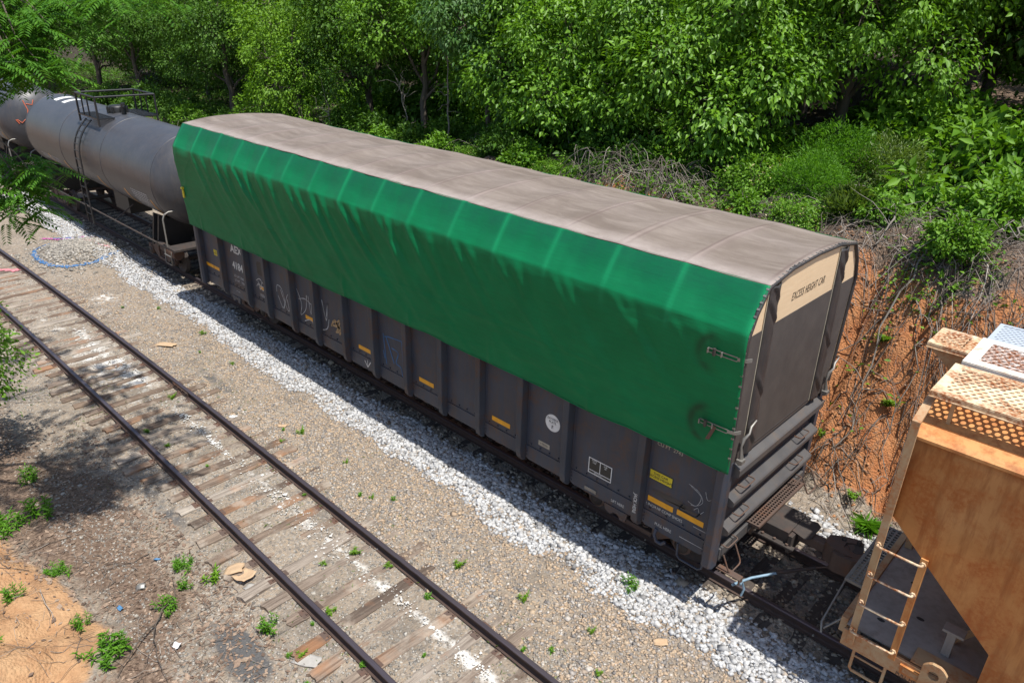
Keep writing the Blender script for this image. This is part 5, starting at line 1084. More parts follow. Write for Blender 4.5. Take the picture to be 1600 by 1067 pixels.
TREES = [('glossy_tree', 'gloss', -12.2, 9.9, 0.2, 1.0, 'broad glossy bright green tree rising behind the middle of the brown tarpaulin roof'),
         ('glossy_tree', 'gloss_b', -7.7, 9.5, -0.15, 1.02, 'bright glossy tree with leaves hanging low over honeysuckle, behind right half of tarpaulin roof'),
         ('leafy_tree', 'mid', -4.4, 11.8, 0.5, 1.0, 'light green tree just right of the glossy tree, above the feathery bushes'),
         ('leafy_tree', 'mid', -2.2, 15.2, 3.2, 0.95, 'leafy tree set back between the light green tree and the top right corner'),
         ('leafy_tree', 'mid', 1.4, 15.8, 1.9, 0.9, 'light green tree in the top right corner above the leafy weeds'),
         ('leafy_tree', 'blue', -15.9, 9.3, 0.9, 1.05, 'narrow blue-green tree at the left flank of the broad glossy tree'),
         ('leafy_tree', 'mid', -20.3, 9.9, 2.6, 0.95, 'mid green tree with drooping sprays above bare branches behind the tarpaulin roof'),
         ('dark_tree', 'dark', -24.6, 10.4, 0.3, 0.9, 'dark green shaded tree between the drooping tree and the lime green tree'),
         ('lime_tree', 'lime', -27.4, 8.4, 0.3, 1.0, 'lime green small tree behind the left end of the tarpaulin roof'),
         ('lime_tree', 'lime', -31.5, 9.6, 2.2, 1.25, 'taller lime green tree behind the tank wagon railing'),
         ('leafy_tree', 'dark', -36.5, 9.6, 4.0, 0.9, 'dark green tree left of the taller lime tree behind the tank wagon'),
         ('dark_tree', 'dark', -42.5, 11.2, 1.2, 0.85, 'dark tree behind the grassy bank beyond the tank wagon'),
         ('dark_tree', 'dark', -50.5, 10.0, 3.0, 0.9, 'dark tree at far left behind the hanging fern-like branch'),
         ('leafy_tree', 'dark', -58.0, 10.0, 3.0, 1.0, 'farthest dark green tree at the left edge of the wood')]
for nm, k, x, y, r_, s, lb in TREES: plant(nm, k, x, y, lb, 'tree', 'trees along the front of the wood', r_, s)
rr = random.Random(5)
for row, (y0, n_, x0, x1) in enumerate(((16.5, 15, -64, 5), (22.5, 13, -72, 4), (29, 11, -84, 2), (8.5, 5, -92, -63), (1.5, 4, -110, -82), (-6.5, 4, -118, -92))):
    for i in range(n_):
        x = x0 + (x1 - x0)*(i + 0.5)/n_ + rr.uniform(-1, 1); y = y0 + rr.uniform(-1.3, 1.3)
        plant('dark_tree', rr.choice(['dark', 'dark', 'mid']), x, y, 'leafy tree standing deep in the shaded wood behind the front trees', 'tree', 'trees deep in the wood', rr.uniform(0, 6.28), rr.uniform(0.85, 1.15), -0.6, z=float(H(x, max(-8, min(y, 32)))))

# shrubs on the bank
def make_bush(key, r_, ncl, per, L, mat, seed, tall=0.9, wr=0.5, droop=0.2, cl_r=0.22, flowers=0):
    rs = np.random.default_rng(seed); lob = [(0, 0, r_*0.7*tall, r_*0.75)] + [(r_*0.6*math.cos(a), r_*0.6*math.sin(a), r_*rs.uniform(0.35, 0.6)*tall, r_*0.5) for a in np.arange(5)*1.256]
    (V, F), C = crown_arrays(rs, lob, ncl, per, L, cl_r=cl_r, droop=droop, wr=wr)
    o = np_mesh('foliage', V, F, mat, c=(0, 0, 0)); fm = o.data; bpy.data.objects.remove(o)
    mb = MB()
    for c in C[::max(1, len(C)//26)]: limb(mb, (rs.normal()*0.08, rs.normal()*0.08, -0.15), c, 0.014, 0.004, rs, 5, 0.2, 4)
    o = mb.build('stems', 'bark'); o.data.transform(Matrix.Translation(o.location)); sm = o.data; bpy.data.objects.remove(o)
    ms = [fm, sm]
    if flowers:
        ci = rs.integers(0, len(C), flowers); P = C[ci] + rs.normal(size=(flowers, 3))*0.14 + unit(rs.normal(size=(flowers, 3)) + np.array([0.2, -0.8, 0.8]))*0.13
        V, F = leaf_arrays(P, rs.normal(size=(flowers, 3)) + np.array([0, -0.5, 0.3]), rs.normal(size=(flowers, 3)) + np.array([0, 0, 1]), 0.075, 0.05)
        o = np_mesh('blossom', V, F, 'petal', c=(0, 0, 0)); ms.append(o.data); bpy.data.objects.remove(o)
    KINDS[key] = tuple(ms)
make_bush('feather', 0.85, 150, 60, 0.085, 'leaf_feather', 201, 1.0, 0.22, -0.35, 0.26)
make_bush('feather_pale', 0.8, 130, 60, 0.085, 'leaf_grass', 202, 1.0, 0.22, -0.3, 0.26)
make_bush('pokeweed', 0.65, 42, 9, 0.26, 'leaf_mid', 203, 1.3, 0.45, 0.35, 0.26)
make_bush('honeysuckle', 0.95, 150, 30, 0.095, 'leaf_mid', 204, 0.75, 0.5, 0.2, 0.24, 130)
make_bush('honeysuckle_b', 0.75, 110, 30, 0.09, 'leaf_mid', 208, 0.8, 0.5, 0.2, 0.24, 70)
make_bush('broad', 0.8, 90, 26, 0.15, 'leaf_mid', 205, 1.1, 0.55, 0.3, 0.26)
make_bush('shade', 0.9, 110, 26, 0.15, 'leaf_dark', 206, 1.1, 0.55, 0.3, 0.26)  # broad bush again in darker leaves, shade put into their colour
make_bush('grassy', 0.5, 60, 40, 0.20, 'leaf_grass', 207, 1.0, 0.10, -0.9, 0.16)
PB = ('foliage', 'stems', 'blossom')
BUSHES = [('feathery_bush', 'feather', -3.25, 9.0, 1.15, 'dense feathery green bush below the glossy tree, largest of the soft-leaved bushes'),
          ('feathery_bush', 'feather_pale', -2.0, 9.2, 1.05, 'pale yellow-green feathery bush right of the dense feathery bush'),
          ('feathery_bush', 'feather', -3.0, 7.2, 0.9, 'low feathery bush in front of the dense feathery bush'),
          ('honeysuckle_bush', 'honeysuckle', -6.9, 7.3, 1.0, 'honeysuckle bush dotted with cream flowers just beyond the tarpaulin roof edge'),
          ('honeysuckle_bush', 'honeysuckle_b', -4.3, 7.2, 1.0, 'smaller honeysuckle bush with few cream flowers left of the low feathery bush'),
          ('tall_weed', 'pokeweed', -1.05, 8.2, 1.1, 'upright big-leaved weed standing alone on the brush-covered bank top'),
          ('tall_weed', 'pokeweed', 0.15, 9.6, 1.3, 'big-leaved weed clump near the right edge under the corner tree'),
          ('tall_weed', 'pokeweed', -0.9, 10.6, 1.5, 'tallest big-leaved weed at the shaded wood edge on the right'),
          ('leafy_bush', 'broad', 0.75, 7.6, 1.0, 'leafy bush at the right edge beside the white paper'),
          ('leafy_bush', 'broad', -2.2, 11.2, 1.5, 'broad-leaved bush in the shade behind the pale feathery bush'),
          ('leafy_bush', 'broad', -4.9, 9.1, 0.9, 'yellow-green vine-covered bush under the lowest branch of the glossy tree'),
          ('leafy_bush', 'broad', 0.9, 11.0, 1.6, 'broad leafy bush in the far right corner under the light green tree'),
          ('leafy_bush', 'broad', -1.3, 12.6, 1.2, 'sunlit vine-covered bush high on the bank near the top right corner'),
          ('leafy_bush', 'honeysuckle_b', -0.2, 12.2, 1.1, 'vine tangle with few pale flowers high on the bank at right'),
          ('feathery_bush', 'feather_pale', 0.4, 13.2, 1.2, 'pale feathery bush highest on the bank in the top right corner'),
          ('leafy_bush', 'broad', -3.4, 10.6, 0.9, 'low broad-leaved bush right under the light green tree'),
          ('feathery_bush', 'feather', 1.6, 10.2, 1.0, 'feathery bush at the right edge uphill of the white paper'),
          ('leafy_bush', 'honeysuckle_b', -2.6, 5.6, 0.7, 'vine clump spilling over the crest behind the tarpaulin end'),
          ('leafy_bush', 'broad', -3.9, 5.9, 0.6, 'small vine clump left of the one spilling over the crest'),
          ('grass_clump', 'grassy', -1.75, 6.2, 0.8, 'yellow-green grass clump on the crest of the red clay cut'),
          ('leafy_bush', 'broad', -1.2, 6.3, 0.55, 'small leafy bush beside the yellow-green grass clump on the clay crest'),
          ('leafy_bush', 'broad', 0.5, 5.6, 0.6, 'small leafy bush on the clay crest above the hopper walkway'),
          ('leafy_bush', 'broad', -37.5, 7.6, 1.0, 'rounded green bush on the grassy bank behind the tank wagon railing'),
          ('leafy_bush', 'feather', -33.0, 6.6, 0.8, 'bright green bush between the tank wagon railing and the tarpaulin end'),
          ('leafy_bush', 'shade', -45.0, 8.5, 1.4, 'dark bush at the wood edge behind the tank wagon')]
for nm, k, x, y, s, lb in BUSHES: plant(nm, k, x, y, lb, 'tall weed' if nm == 'tall_weed' else 'grass' if nm == 'grass_clump' else 'bush', 'bushes on the bank', rr.uniform(0, 6.28), s, 0, PB)
for i in range(38):
    x = -56 + 1.28*i + rr.uniform(-0.5, 0.5); y = 7.9 + rr.uniform(-0.7, 1.4)
    plant('undergrowth_bush', rr.choice(['shade', 'shade', 'broad']), x, y, 'low dark bush in the shade at the foot of the trees behind the tarpaulin roof', 'bush', 'shaded undergrowth', rr.uniform(0, 6.28), rr.uniform(0.6, 1.1), 0, PB)

for i in range(16):
    x = -30 + 1.25*i + rr.uniform(-0.5, 0.5); y = 12.2 + rr.uniform(-1.2, 2.4)
    plant('undergrowth_bush', rr.choice(['shade', 'broad', 'shade']), x, y, 'dark bush between the tree trunks in the shaded wood', 'bush', 'bushes between the trunks', rr.uniform(0, 6.28), rr.uniform(1.0, 1.7), 0, PB)
for i in range(6): plant('undergrowth_bush', 'broad', -3.6 + 1.1*i, 14.0 + rr.uniform(-0.7, 0.7), 'leafy bush at the foot of the trees in the top right corner', 'bush', 'bushes between the trunks', rr.uniform(0, 6.28), rr.uniform(1.1, 1.6), 0, PB)
for i in range(9): plant('roadside_bush', rr.choice(['broad', 'shade', 'honeysuckle_b']), -15.2 + 0.95*i + rr.uniform(-0.3, 0.3), 6.4 + rr.uniform(-0.4, 0.5), 'low green bush in brush just beyond the middle of the tarpaulin roof edge', 'bush', 'bushes beyond the roof edge', rr.uniform(0, 6.28), rr.uniform(0.55, 0.85), 0, PB)
# leaf litter of small plants on the bank (ground cover) and the dead brush tangled over it
def cover(name, n, x0, x1, y0, y1, dens, L, mat, hgt=0.25, wr=0.5):
    xy = pick(n, x0, x1, y0, y1, dens, False); k = len(xy); z = H(xy[:, 0], xy[:, 1]) + rng.random(k)**1.5*hgt
    A = rng.normal(size=(k, 3)); A[:, 2] = np.abs(A[:, 2])*0.5; N = rng.normal(size=(k, 3))*0.4 + np.array([0, -0.2, 1]); sz = L*np.exp(rng.normal(0, 0.3, k))
    V, F = leaf_arrays(np.concatenate([xy, z[:, None]], 1), A, N, sz, sz*wr)
    return tag(np_mesh(name, V, F, mat), kind='stuff')
cover('ground_cover', 76000, -10, 4.5, 3.4, 13, lambda x, y: np.clip(1.6*fbm(x*0.8, y*0.8, 4, 301) + 0.34 + 0.35*(y > 8.5), 0, 1)*(0.10 + 0.9*sstep(4.1, 5.6, y + 0.9*fbm(x, y, 2, 302))), 0.095, 'leaf_mid', 0.32)
cover('ground_cover', 70000, -90, -10, 4.6, 16, lambda x, y: np.clip(0.55 + 1.1*fbm(x*0.5, y*0.5, 4, 303), 0, 1), 0.17, 'leaf_dark', 0.4)
cover('ground_cover', 14000, -48, -30, 4.2, 8.5, lambda x, y: np.clip(0.5 + 1.2*fbm(x*0.6, y*0.6, 3, 304), 0, 1), 0.13, 'leaf_grass', 0.25, 0.3)
cover('sparse_grass', 5200, -14, 1, -4.6, -2.4, lambda x, y: np.clip(1.6*fbm(x*0.7, y*1.1, 3, 305) - 0.25, 0, 1), 0.05, 'leaf_grass', 0.035, 0.14)
cover('sparse_grass', 6000, -22, 2, -7.0, -3.9, lambda x, y: np.clip(1.6*fbm(x*0.9, y*1.2, 3, 306) - 0.3, 0, 1), 0.05, 'leaf_grass', 0.035, 0.14)
def brush(name, xy, lo, hi, r0, mat='twig', lift=0.3, slump=0.5):
    n = len(xy); k = 6; L = rng.uniform(lo, hi, n); a = rng.uniform(0, 2*np.pi, n)
    t = np.linspace(0, 1, k)[None, :, None]; d = np.stack([np.cos(a), np.sin(a)*0.8 - slump*0.5, 0*a], 1)[:, None]
    bend = np.stack([rng.normal(0, 0.3, n), rng.normal(0, 0.3, n), 0*a], 1)[:, None]
    P = np.concatenate([xy, 0*xy[:, :1]], 1)[:, None] + L[:, None, None]*(d*t + bend*t*t) + rng.normal(0, 0.02, (n, k, 3))
    hump = rng.random(n)**1.5*lift
    P[..., 2] = H(P[..., 0], P[..., 1]) + 0.02 + hump[:, None]*np.sin(np.linspace(0.25, 2.6, k))[None] + rng.normal(0, 0.015, (n, k))
    T = unit(np.gradient(P, axis=1)); U_ = unit(np.cross(T, np.array([0.1, 0.2, 1.0]))); W_ = np.cross(T, U_)
    rr_ = (r0*np.exp(rng.normal(0, 0.35, n)))[:, None]*np.linspace(1, 0.45, k)[None]
    V = np.stack([P + (U_*math.cos(q) + W_*math.sin(q))*rr_[..., None] for q in (0, 2.094, 4.189)], 2)
    b = (np.arange(n)*k*3)[:, None, None, None] + (np.arange(k-1)*3)[None, :, None, None]; j = np.arange(3)[None, None, :, None]; jn = (j + 1) % 3
    F = np.concatenate([b + j, b + jn, b + 3 + jn, b + 3 + j], -1).reshape(-1, 4)
    return tag(np_mesh(name, V.reshape(-1, 3), F, mat), kind='stuff')
bd = lambda x, y: np.clip(0.55 + 1.3*fbm(x*0.6, y*0.7, 3, 311), 0.06, 1)*(0.05 + 0.36*sstep(0.0, 0.25, fbm(x*0.9, y*0.9, 3, 316)) + 0.42*sstep(3.8, 5.8, y + 0.9*fbm(x*1.2, x*0, 2, 312)))*sstep(2.6, 3.2, y)*np.interp(x, [-8, -6], [0, 1])
brush('dead_brush', pick(9500, -9, 4.5, 2.6, 8.6, bd, False), 0.4, 1.4, 0.0075)
brush('dead_brush', pick(1000, -3.0, 4.2, 4.7, 6.6, lambda x, y: np.clip(0.15 + 1.5*fbm(x*0.7, y*0.7, 3, 313), 0, 1), False), 0.6, 1.4, 0.008, 'twig', 0.55, 1.0)
brush('dead_brush', pick(900, -10, -5.5, 5.4, 7.4, lambda x, y: np.clip(0.2 + 1.6*fbm(x*0.9, y, 3, 315), 0, 1), False), 0.5, 1.5, 0.010, 'twig', 0.8)
brush('dead_brush', pick(2600, -46, -12, 4.0, 9.5, lambda x, y: np.clip(0.05 + 1.5*fbm(x*0.5, y*0.5, 3, 314), 0, 1), False), 0.5, 1.8, 0.013, 'twig', 0.7)
brush('roots_and_twigs', pick(700, -4, 4.5, 2.4, 4.2, None, False), 0.15, 0.6, 0.005, 'twig', 0.05, 1.0)
cover('dead_grass', 5000, -14, -2, -9, -3.6, lambda x, y: np.clip(1.6*fbm(x*0.8, y*0.8, 3, 320) - 0.25, 0, 1), 0.07, 'litter_leaf', 0.02, 0.10)
brush('roots_and_twigs', pick(420, -11, -3.5, -9.2, -6.4, None, False), 0.15, 0.7, 0.004, 'twig', 0.03)

# single dead stems, vines and bare saplings
def stem_thing(name, pts, r0, r1, label, cat, mat='bark_pale', twigs=0, seed=1, group=None):
    P = [Vector(p) for p in pts]; t = thing(name, P[0], label, cat, group); rs = np.random.default_rng(seed)
    Q = []
    for i in range(len(P) - 1):
        for k in range(4): Q.append(P[i].lerp(P[i+1], k/4) + Vector(rs.normal(size=3)*(0.06 if 'vine' in name else 0.03)))
    Q.append(P[-1]); fur(lambda m: m.tube(Q, list(np.linspace(r0, r1, len(Q))), 6)).build('stem', mat, t)
    if twigs:
        m = MB()
        for k in range(twigs):
            a = Q[int(rs.integers(len(Q)//4, len(Q)))]; b = Vector(a) + Vector(rs.normal(size=3)*np.array([0.45, 0.35, 0.35]) + np.array([0, 0, 0.25]))
            limb(m, a, b, r1*0.9 + 0.003, 0.004, rs, 5, 0.35, 5)
        m.build('twigs', mat, t)
    return t
def gz(x, y, dz=0.0): return (x, y, float(H(x, y)) + dz)
stem_thing('dead_vine', [gz(0.15, 5.4, 0.25), gz(-0.02, 4.6, 0.35), gz(0.0, 4.0, 0.35), gz(0.1, 3.4, 0.2), gz(0.05, 2.9, 0.05)], 0.022, 0.008, 'pale dead vine hanging down the clay just right of the tarpaulin end', 'vine', twigs=14, seed=31)
stem_thing('dead_vine', [gz(0.5, 5.0, 0.2), gz(0.7, 4.2, 0.25), gz(0.75, 3.5, 0.15), gz(0.95, 2.95, 0.05)], 0.012, 0.006, 'thin dead vine running straight down the red clay face', 'vine', twigs=7, seed=32)
stem_thing('dead_branch', [gz(-0.9, 6.6, 0.4), gz(-0.75, 5.9, 0.35), gz(-0.8, 5.3, 0.25)], 0.03, 0.010, 'pale forked dead branch lying on the clay crest above the bulkhead', 'branch', twigs=8, seed=33)
stem_thing('dead_branch', [gz(-0.35, 7.3, 0.2), gz(-0.05, 7.5, 0.45), gz(0.2, 7.6, 0.55)], 0.025, 0.012, 'bare pale branch sticking up beside the big-leaved weed', 'branch', twigs=3, seed=34)
stem_thing('dead_branch', [gz(1.2, 6.4, 0.15), gz(1.35, 6.0, 0.5), gz(1.45, 5.6, 0.4)], 0.022, 0.01, 'bent pale branch in the brush at the right edge', 'branch', twigs=4, seed=35)
stem_thing('bare_sapling', [gz(-19.6, 8.6), gz(-19.5, 8.5, 0.8), gz(-19.7, 8.4, 1.6), gz(-19.9, 8.3, 2.5)], 0.035, 0.012, 'bare branching sapling just above the tarpaulin roof in the shade', 'sapling', twigs=18, seed=36)
stem_thing('bare_sapling', [gz(-16.8, 8.3), gz(-16.9, 8.2, 1.2), gz(-17.0, 8.3, 2.4), gz(-17.1, 8.4, 3.6)], 0.04, 0.018, 'thin bare stem with twigs at its foot, right of the branching sapling', 'sapling', 'bark_pale', 9, 37)
stem_thing('thin_trunk', [gz(-15.4, 9.2), gz(-15.4, 9.2, 2.0), gz(-15.5, 9.2, 4.2)], 0.035, 0.025, 'left of two thin pale trunks in the dark gap beside the glossy tree', 'sapling', 'bark_pale', 0, 38)
stem_thing('thin_trunk', [gz(-14.9, 9.1), gz(-14.8, 9.1, 2.0), gz(-14.8, 9.1, 4.2)], 0.038, 0.028, 'right of two thin pale trunks in the dark gap beside the glossy tree', 'sapling', 'bark_pale', 0, 39)
stem_thing('tree_trunk', [gz(-13.4, 8.9, -0.2), gz(-13.5, 8.9, 1.5), gz(-13.6, 8.9, 4.2)], 0.14, 0.11, 'grey tree trunk in the dark gap left of the glossy tree', 'tree trunk', 'bark_pale', 0, 40)
stem_thing('bare_sapling', [gz(-23.8, 7.8), gz(-23.9, 7.7, 1.0), gz(-24.1, 7.6, 2.2)], 0.03, 0.01, 'bare twiggy sapling below the lime tree behind the tarpaulin roof', 'sapling', 'bark_pale', 14, 41)

# tree on the near side: its fern-like branches hang into the top left corner and shade the dirt
mt = thing('fern_leaved_tree', (-10.6, -11.2, float(H(-10.6, -11.2))), 'fern-leaved tree whose feathery branches hang into the top left corner', 'tree')
rs = np.random.default_rng(77)
tips = [(-6.5, -6.25, 8.22), (-6.95, -6.6, 8.12), (-7.2, -7.0, 7.95), (-6.95, -7.35, 7.75), (-6.6, -7.2, 7.58), (-7.5, -7.3, 7.9), (-7.6, -7.45, 7.5), (-7.0, -6.3, 8.3), (-7.8, -7.1, 8.2), (-7.2, -7.1, 7.45), (-7.45, -7.45, 6.15), (-7.65, -7.6, 5.85), (-7.75, -7.55, 6.3), (-6.2, -6.0, 8.35), (-7.0, -6.9, 8.05), (-7.4, -7.2, 8.15), (-6.75, -6.95, 7.95), (-7.2, -7.4, 7.65), (-6.75, -7.35, 7.5), (-7.7, -7.4, 8.0), (-7.5, -7.5, 7.3), (-7.3, -6.8, 8.25), (-7.35, -7.5, 6.0), (-7.55, -7.6, 6.05), (-7.25, -7.4, 6.25), (-7.6, -7.5, 5.7)]
vis = len(tips)
for k in range(15): tips.append((rs.uniform(-11.8, -6.8), rs.uniform(-5.9, -4.4), rs.uniform(9.2, 10.2)))
for k in range(46): tips.append((rs.uniform(-14.5, -6.3), rs.uniform(-10.5, -5.7), rs.uniform(8.9, 10.2)))
mb = MB(); A_ = limb(mb, (-10.6, -11.2, float(H(-10.6, -11.2)) - 0.3), (-9.9, -9.6, 7.6), 0.20, 0.10, rs, 8, 0.05, 10)
hubs = [limb(mb, A_[-1], q, 0.09, 0.035, rs, 7, 0.12, 7)[-1] for q in ((-8.3, -7.6, 8.6), (-11.5, -7.4, 9.2), (-9.4, -8.8, 9.5), (-12.6, -8.8, 9.0), (-8.2, -7.9, 6.9))]
PP, AA, NN, LL, WW = [], [], [], [], []
for k, tip in enumerate(tips):
    tip = np.array(tip); hb = hubs[4] if tip[2] < 7 else min(hubs[:4], key=lambda q: np.linalg.norm(q - tip)); limb(mb, hb, tip, 0.02, 0.005, rs, 6, 0.12, 5)
    for f_ in range(26 if k < vis else 11):
        az = rs.uniform(0, 2*np.pi); b0 = tip + rs.normal(size=3)*np.array([0.20, 0.20, 0.10]); fd = np.array([math.cos(az), math.sin(az), rs.uniform(-0.45, 0.1)]); fl_ = rs.uniform(0.22, 0.40); sd_ = np.array([-fd[1], fd[0], 0])
        for q in range(9):
            s = (q + 0.6)/9; base = b0 + fd*fl_*s + np.array([0, 0, -0.30*s*s*fl_])
            for sg_ in (-1, 1): PP.append(base); AA.append(sd_*sg_ + fd*0.75 + np.array([0, 0, -0.30])); NN.append(np.array([0, 0, 1.0]) + rs.normal(size=3)*0.15); LL.append(fl_*0.33*(1 - 0.45*abs(s - 0.4))); WW.append(0.03)
V, F = leaf_arrays(np.array(PP), np.array(AA), np.array(NN), np.array(LL), np.array(WW), 0.02, 0.12)
o = np_mesh('crown', V, F, 'leaf_fern', mt); mb.build('trunk', 'bark', mt)
plant('small_leaved_tree', 'small', -13.0, -9.0, 'small-leaved sapling leaning in at the left edge above the empty track', 'tree', None, 0.15, 1.0, 0.1)

# weeds on the near side
def weed_kind(key, n, L, hgt, rad, mat, seed, wr=0.24):
    rs = np.random.default_rng(seed); PP, AA, NN = [], [], []; mb = MB()
    for k in range(n):
        a = rs.uniform(0, 6.28); r_ = rad*math.sqrt(rs.random()); b = np.array([r_*math.cos(a), r_*math.sin(a), 0]); top = b*1.5 + np.array([rs.normal()*0.03, rs.normal()*0.03, hgt*rs.uniform(0.5, 1)])
        mb.tube([tuple(b), tuple((b + top)/2), tuple(top)], 0.005, 4)
        for q in range(16):
            s = 0.15 + 0.85*(q/15); p = b*(1 - s) + top*s; az = q*2.4; PP.append(p); AA.append(np.array([math.cos(az), math.sin(az), 0.75*s - 0.1])); NN.append(np.array([0, 0, 1.0]) + rs.normal(size=3)*0.2)
    sz = L*np.exp(rs.normal(0, 0.25, len(PP))); V, F = leaf_arrays(np.array(PP), np.array(AA), np.array(NN), sz, sz*wr)
    o = np_mesh('leaves', V, F, mat, c=(0, 0, 0)); fm = o.data; bpy.data.objects.remove(o)
    o = mb.build('stems', mat); o.data.transform(Matrix.Translation(o.location)); KINDS[key] = (fm, o.data); bpy.data.objects.remove(o)
weed_kind('weed', 10, 0.075, 0.32, 0.11, 'leaf_feather', 401, 0.28); weed_kind('weed_b', 18, 0.07, 0.24, 0.17, 'leaf_feather', 402, 0.28); weed_kind('weed_c', 3, 0.055, 0.10, 0.04, 'leaf_feather', 403, 0.34); weed_kind('weed_d', 5, 0.06, 0.12, 0.06, 'leaf_lime', 404, 0.34)
weed_kind('reed', 9, 0.26, 0.20, 0.08, 'leaf_feather', 405, 0.07)
PW = ('leaves', 'stems')
for k, x, y, s, lb in (('weed_b', -7.75, -8.25, 0.8, 'round green weed alone on the dirt at the top edge of the sand'), ('weed_b', -9.5, -8.55, 1.3, 'large dark weed clump on the left edge by the sand'), ('weed', -9.55, -8.05, 1.3, 'tall weed in the shade right of the large clump at the left edge'), ('weed', -10.9, -7.85, 1.0, 'farthest of the shaded weeds on the left'),
                       ('weed_b', -6.6, -6.75, 0.75, 'bright weed patch between the dirt and the near rail'), ('weed', -6.15, -6.95, 0.6, 'small upright weed just below the bright weed patch'), ('weed', -5.85, -7.35, 0.85, 'narrow upright weed left of the black tar patch'), ('weed_b', -5.5, -8.35, 1.25, 'largest bright weed at the bottom left on the sand edge'), ('weed', -6.25, -8.4, 0.7, 'small weed on the sand up-left of the largest weed'),
                       ('weed', -7.35, -8.95, 0.8, 'thin weed growing on the sandy slope at the left'), ('weed', -4.42, -6.45, 0.85, 'spindly weed on the black tar patch'), ('weed', -6.5, -9.4, 0.8, 'weed in the bottom left corner on the sand'), ('weed', -1.1, -1.95, 0.75, 'green weed growing out of the white ballast'), ('reed', 1.05, 2.35, 1.0, 'arching grass tuft at the foot of the red clay behind the couplers'), ('weed_d', -5.95, -6.6, 1.4, 'light green seedling beside the bright weed patch')):
    plant('weed', k, x, y, lb, 'weed', 'weeds on the near side', rr.uniform(0, 6.28), s, -0.01, PW)
SW = [(-6.17, -3.62), (-5.92, -3.5), (-5.58, -3.24), (-3.44, -3.6), (-6.87, -4.35), (-4.22, -4.36), (-4.03, -5.93), (-4.1, -5.6), (-2.43, -5.15), (-0.48, -3.57), (-1.51, -4.06), (-2.15, -3.37), (-3.76, -6.5), (-3.67, -6.41), (-3.18, -6.53), (-4.92, -4.63), (-11.14, -5.54), (-8.85, -3.68), (-9.24, -3.45), (-8.8, -3.25), (-17.8, -2.6), (-15.2, -2.4), (-14.1, -3.0), (-12.9, -2.7), (-18.6, -3.3), (-10.3, -5.5), (-9.0, -5.2), (-12.2, -4.6), (-2.9, -5.9), (-5.0, -5.1), (-1.2, -3.8), (-7.2, -3.2), (-3.2, -4.4), (-1.0, -3.1)]
for i, (x, y) in enumerate(SW): plant('small_weed', ('weed_c', 'weed_d')[i % 2], x, y, 'small green weed growing between the two rails of the empty track' if abs(y - float(yc(x))) < 0.78 else 'small green weed in the tan gravel between the two tracks' if y > -4.2 else 'small green weed among tie ends on the near side of the empty track', 'weed', 'small weeds in the gravel', rr.uniform(0, 6.28), rr.uniform(0.5, 0.95), 0.0, PW)
for i, (x, y) in enumerate([(-0.4, 3.4), (0.45, 3.9), (-0.1, 4.5), (0.2, 4.9), (0.55, 2.9), (1.5, 4.2), (0.9, 4.6), (-0.5, 2.5)]): plant('small_weed', 'weed_d', x, y, 'small green weed rooted in the red clay face beside the hopper', 'weed', 'small weeds on the clay', rr.uniform(0, 6.28), rr.uniform(0.9, 1.6), 0.0, PW)

# ------------------------------------------------------------------ litter and marks on the ground
def powder(n, x0, x1):
    x = x1 - (x1 - x0)*rng.random(n)**1.2; y = yc(x) + 0.3 + rng.normal(0, 0.10, n)*(1 + 0.9*fbm(x*1.5, x*0, 2, 330)); k = rng.random(n) < np.clip(0.45 + 1.2*fbm(x*0.9, x*0 + 2, 3, 331), 0.05, 1)
    x, y = x[k], y[k]; n = len(x); s_ = 0.0085*np.exp(rng.normal(0, 0.6, n)); a = rng.uniform(0, 6.28, n); z = np.maximum(H(x, y) + 0.004, -0.157) + 0.003*rng.random(n)
    V = np.stack([np.stack([x + s_*np.cos(a + q)*rng.uniform(0.7, 1.5, n), y + s_*np.sin(a + q)*rng.uniform(0.7, 1.5, n), z], -1) for q in (0, 1.57, 3.14, 4.71)], 1)
    return tag(np_mesh('spilled_powder', V.reshape(-1, 3), (np.arange(4)[None] + (np.arange(n)*4)[:, None]), 'powder'), kind='stuff')
powder(5200, -18, 1)
def sheet(name, x, y, a, b, rot, mat, label, cat, tilt=0.08, dz=0.03, curl=0.02, seed=1):
    rs = np.random.default_rng(seed); n = 7; U_, V_ = np.meshgrid(np.linspace(-0.5, 0.5, n), np.linspace(-0.5, 0.5, n), indexing='ij')
    Zs = curl*(np.sin(U_*4 + rs.uniform(0, 6)) + np.cos(V_*5 + rs.uniform(0, 6))) + tilt*U_*a; Xs = U_*a*(1 + 0.06*np.sin(V_*9)); Ys = V_*b*(1 + 0.08*np.cos(U_*7))
    c, s = math.cos(rot), math.sin(rot); i3 = np.arange(n*n).reshape(n, n)
    o = np_mesh(name, np.stack([Xs*c - Ys*s + x, Xs*s + Ys*c + y, Zs + float(H(x, y)) + dz + curl], -1).reshape(-1, 3), np.stack([i3[:-1, :-1], i3[1:, :-1], i3[1:, 1:], i3[:-1, 1:]], -1).reshape(-1, 4), mat)
    sm = o.modifiers.new('thickness', 'SOLIDIFY'); sm.thickness = 0.006; return tag(o, label, cat)
sheet('cardboard_sheet', -15.2, -3.48, 0.62, 0.24, 0.5, 'cardboard', 'tan cardboard sheet lying on gravel between the tracks', 'cardboard', seed=2, curl=0.008)
sheet('cardboard_flap', -5.95, -6.22, 0.30, 0.26, 0.9, 'cardboard', 'left brown cardboard flap beside the near rail', 'cardboard', seed=3)
sheet('cardboard_flap', -5.68, -6.18, 0.30, 0.28, 0.2, 'cardboard', 'right brown cardboard flap overlapping the other one beside the near rail', 'cardboard', seed=4, dz=0.05)
sheet('paper_scrap', -5.05, -7.55, 0.13, 0.10, 0.3, 'paper', 'crumpled white paper scrap near the fallen twigs', 'litter', 0.3, seed=5)
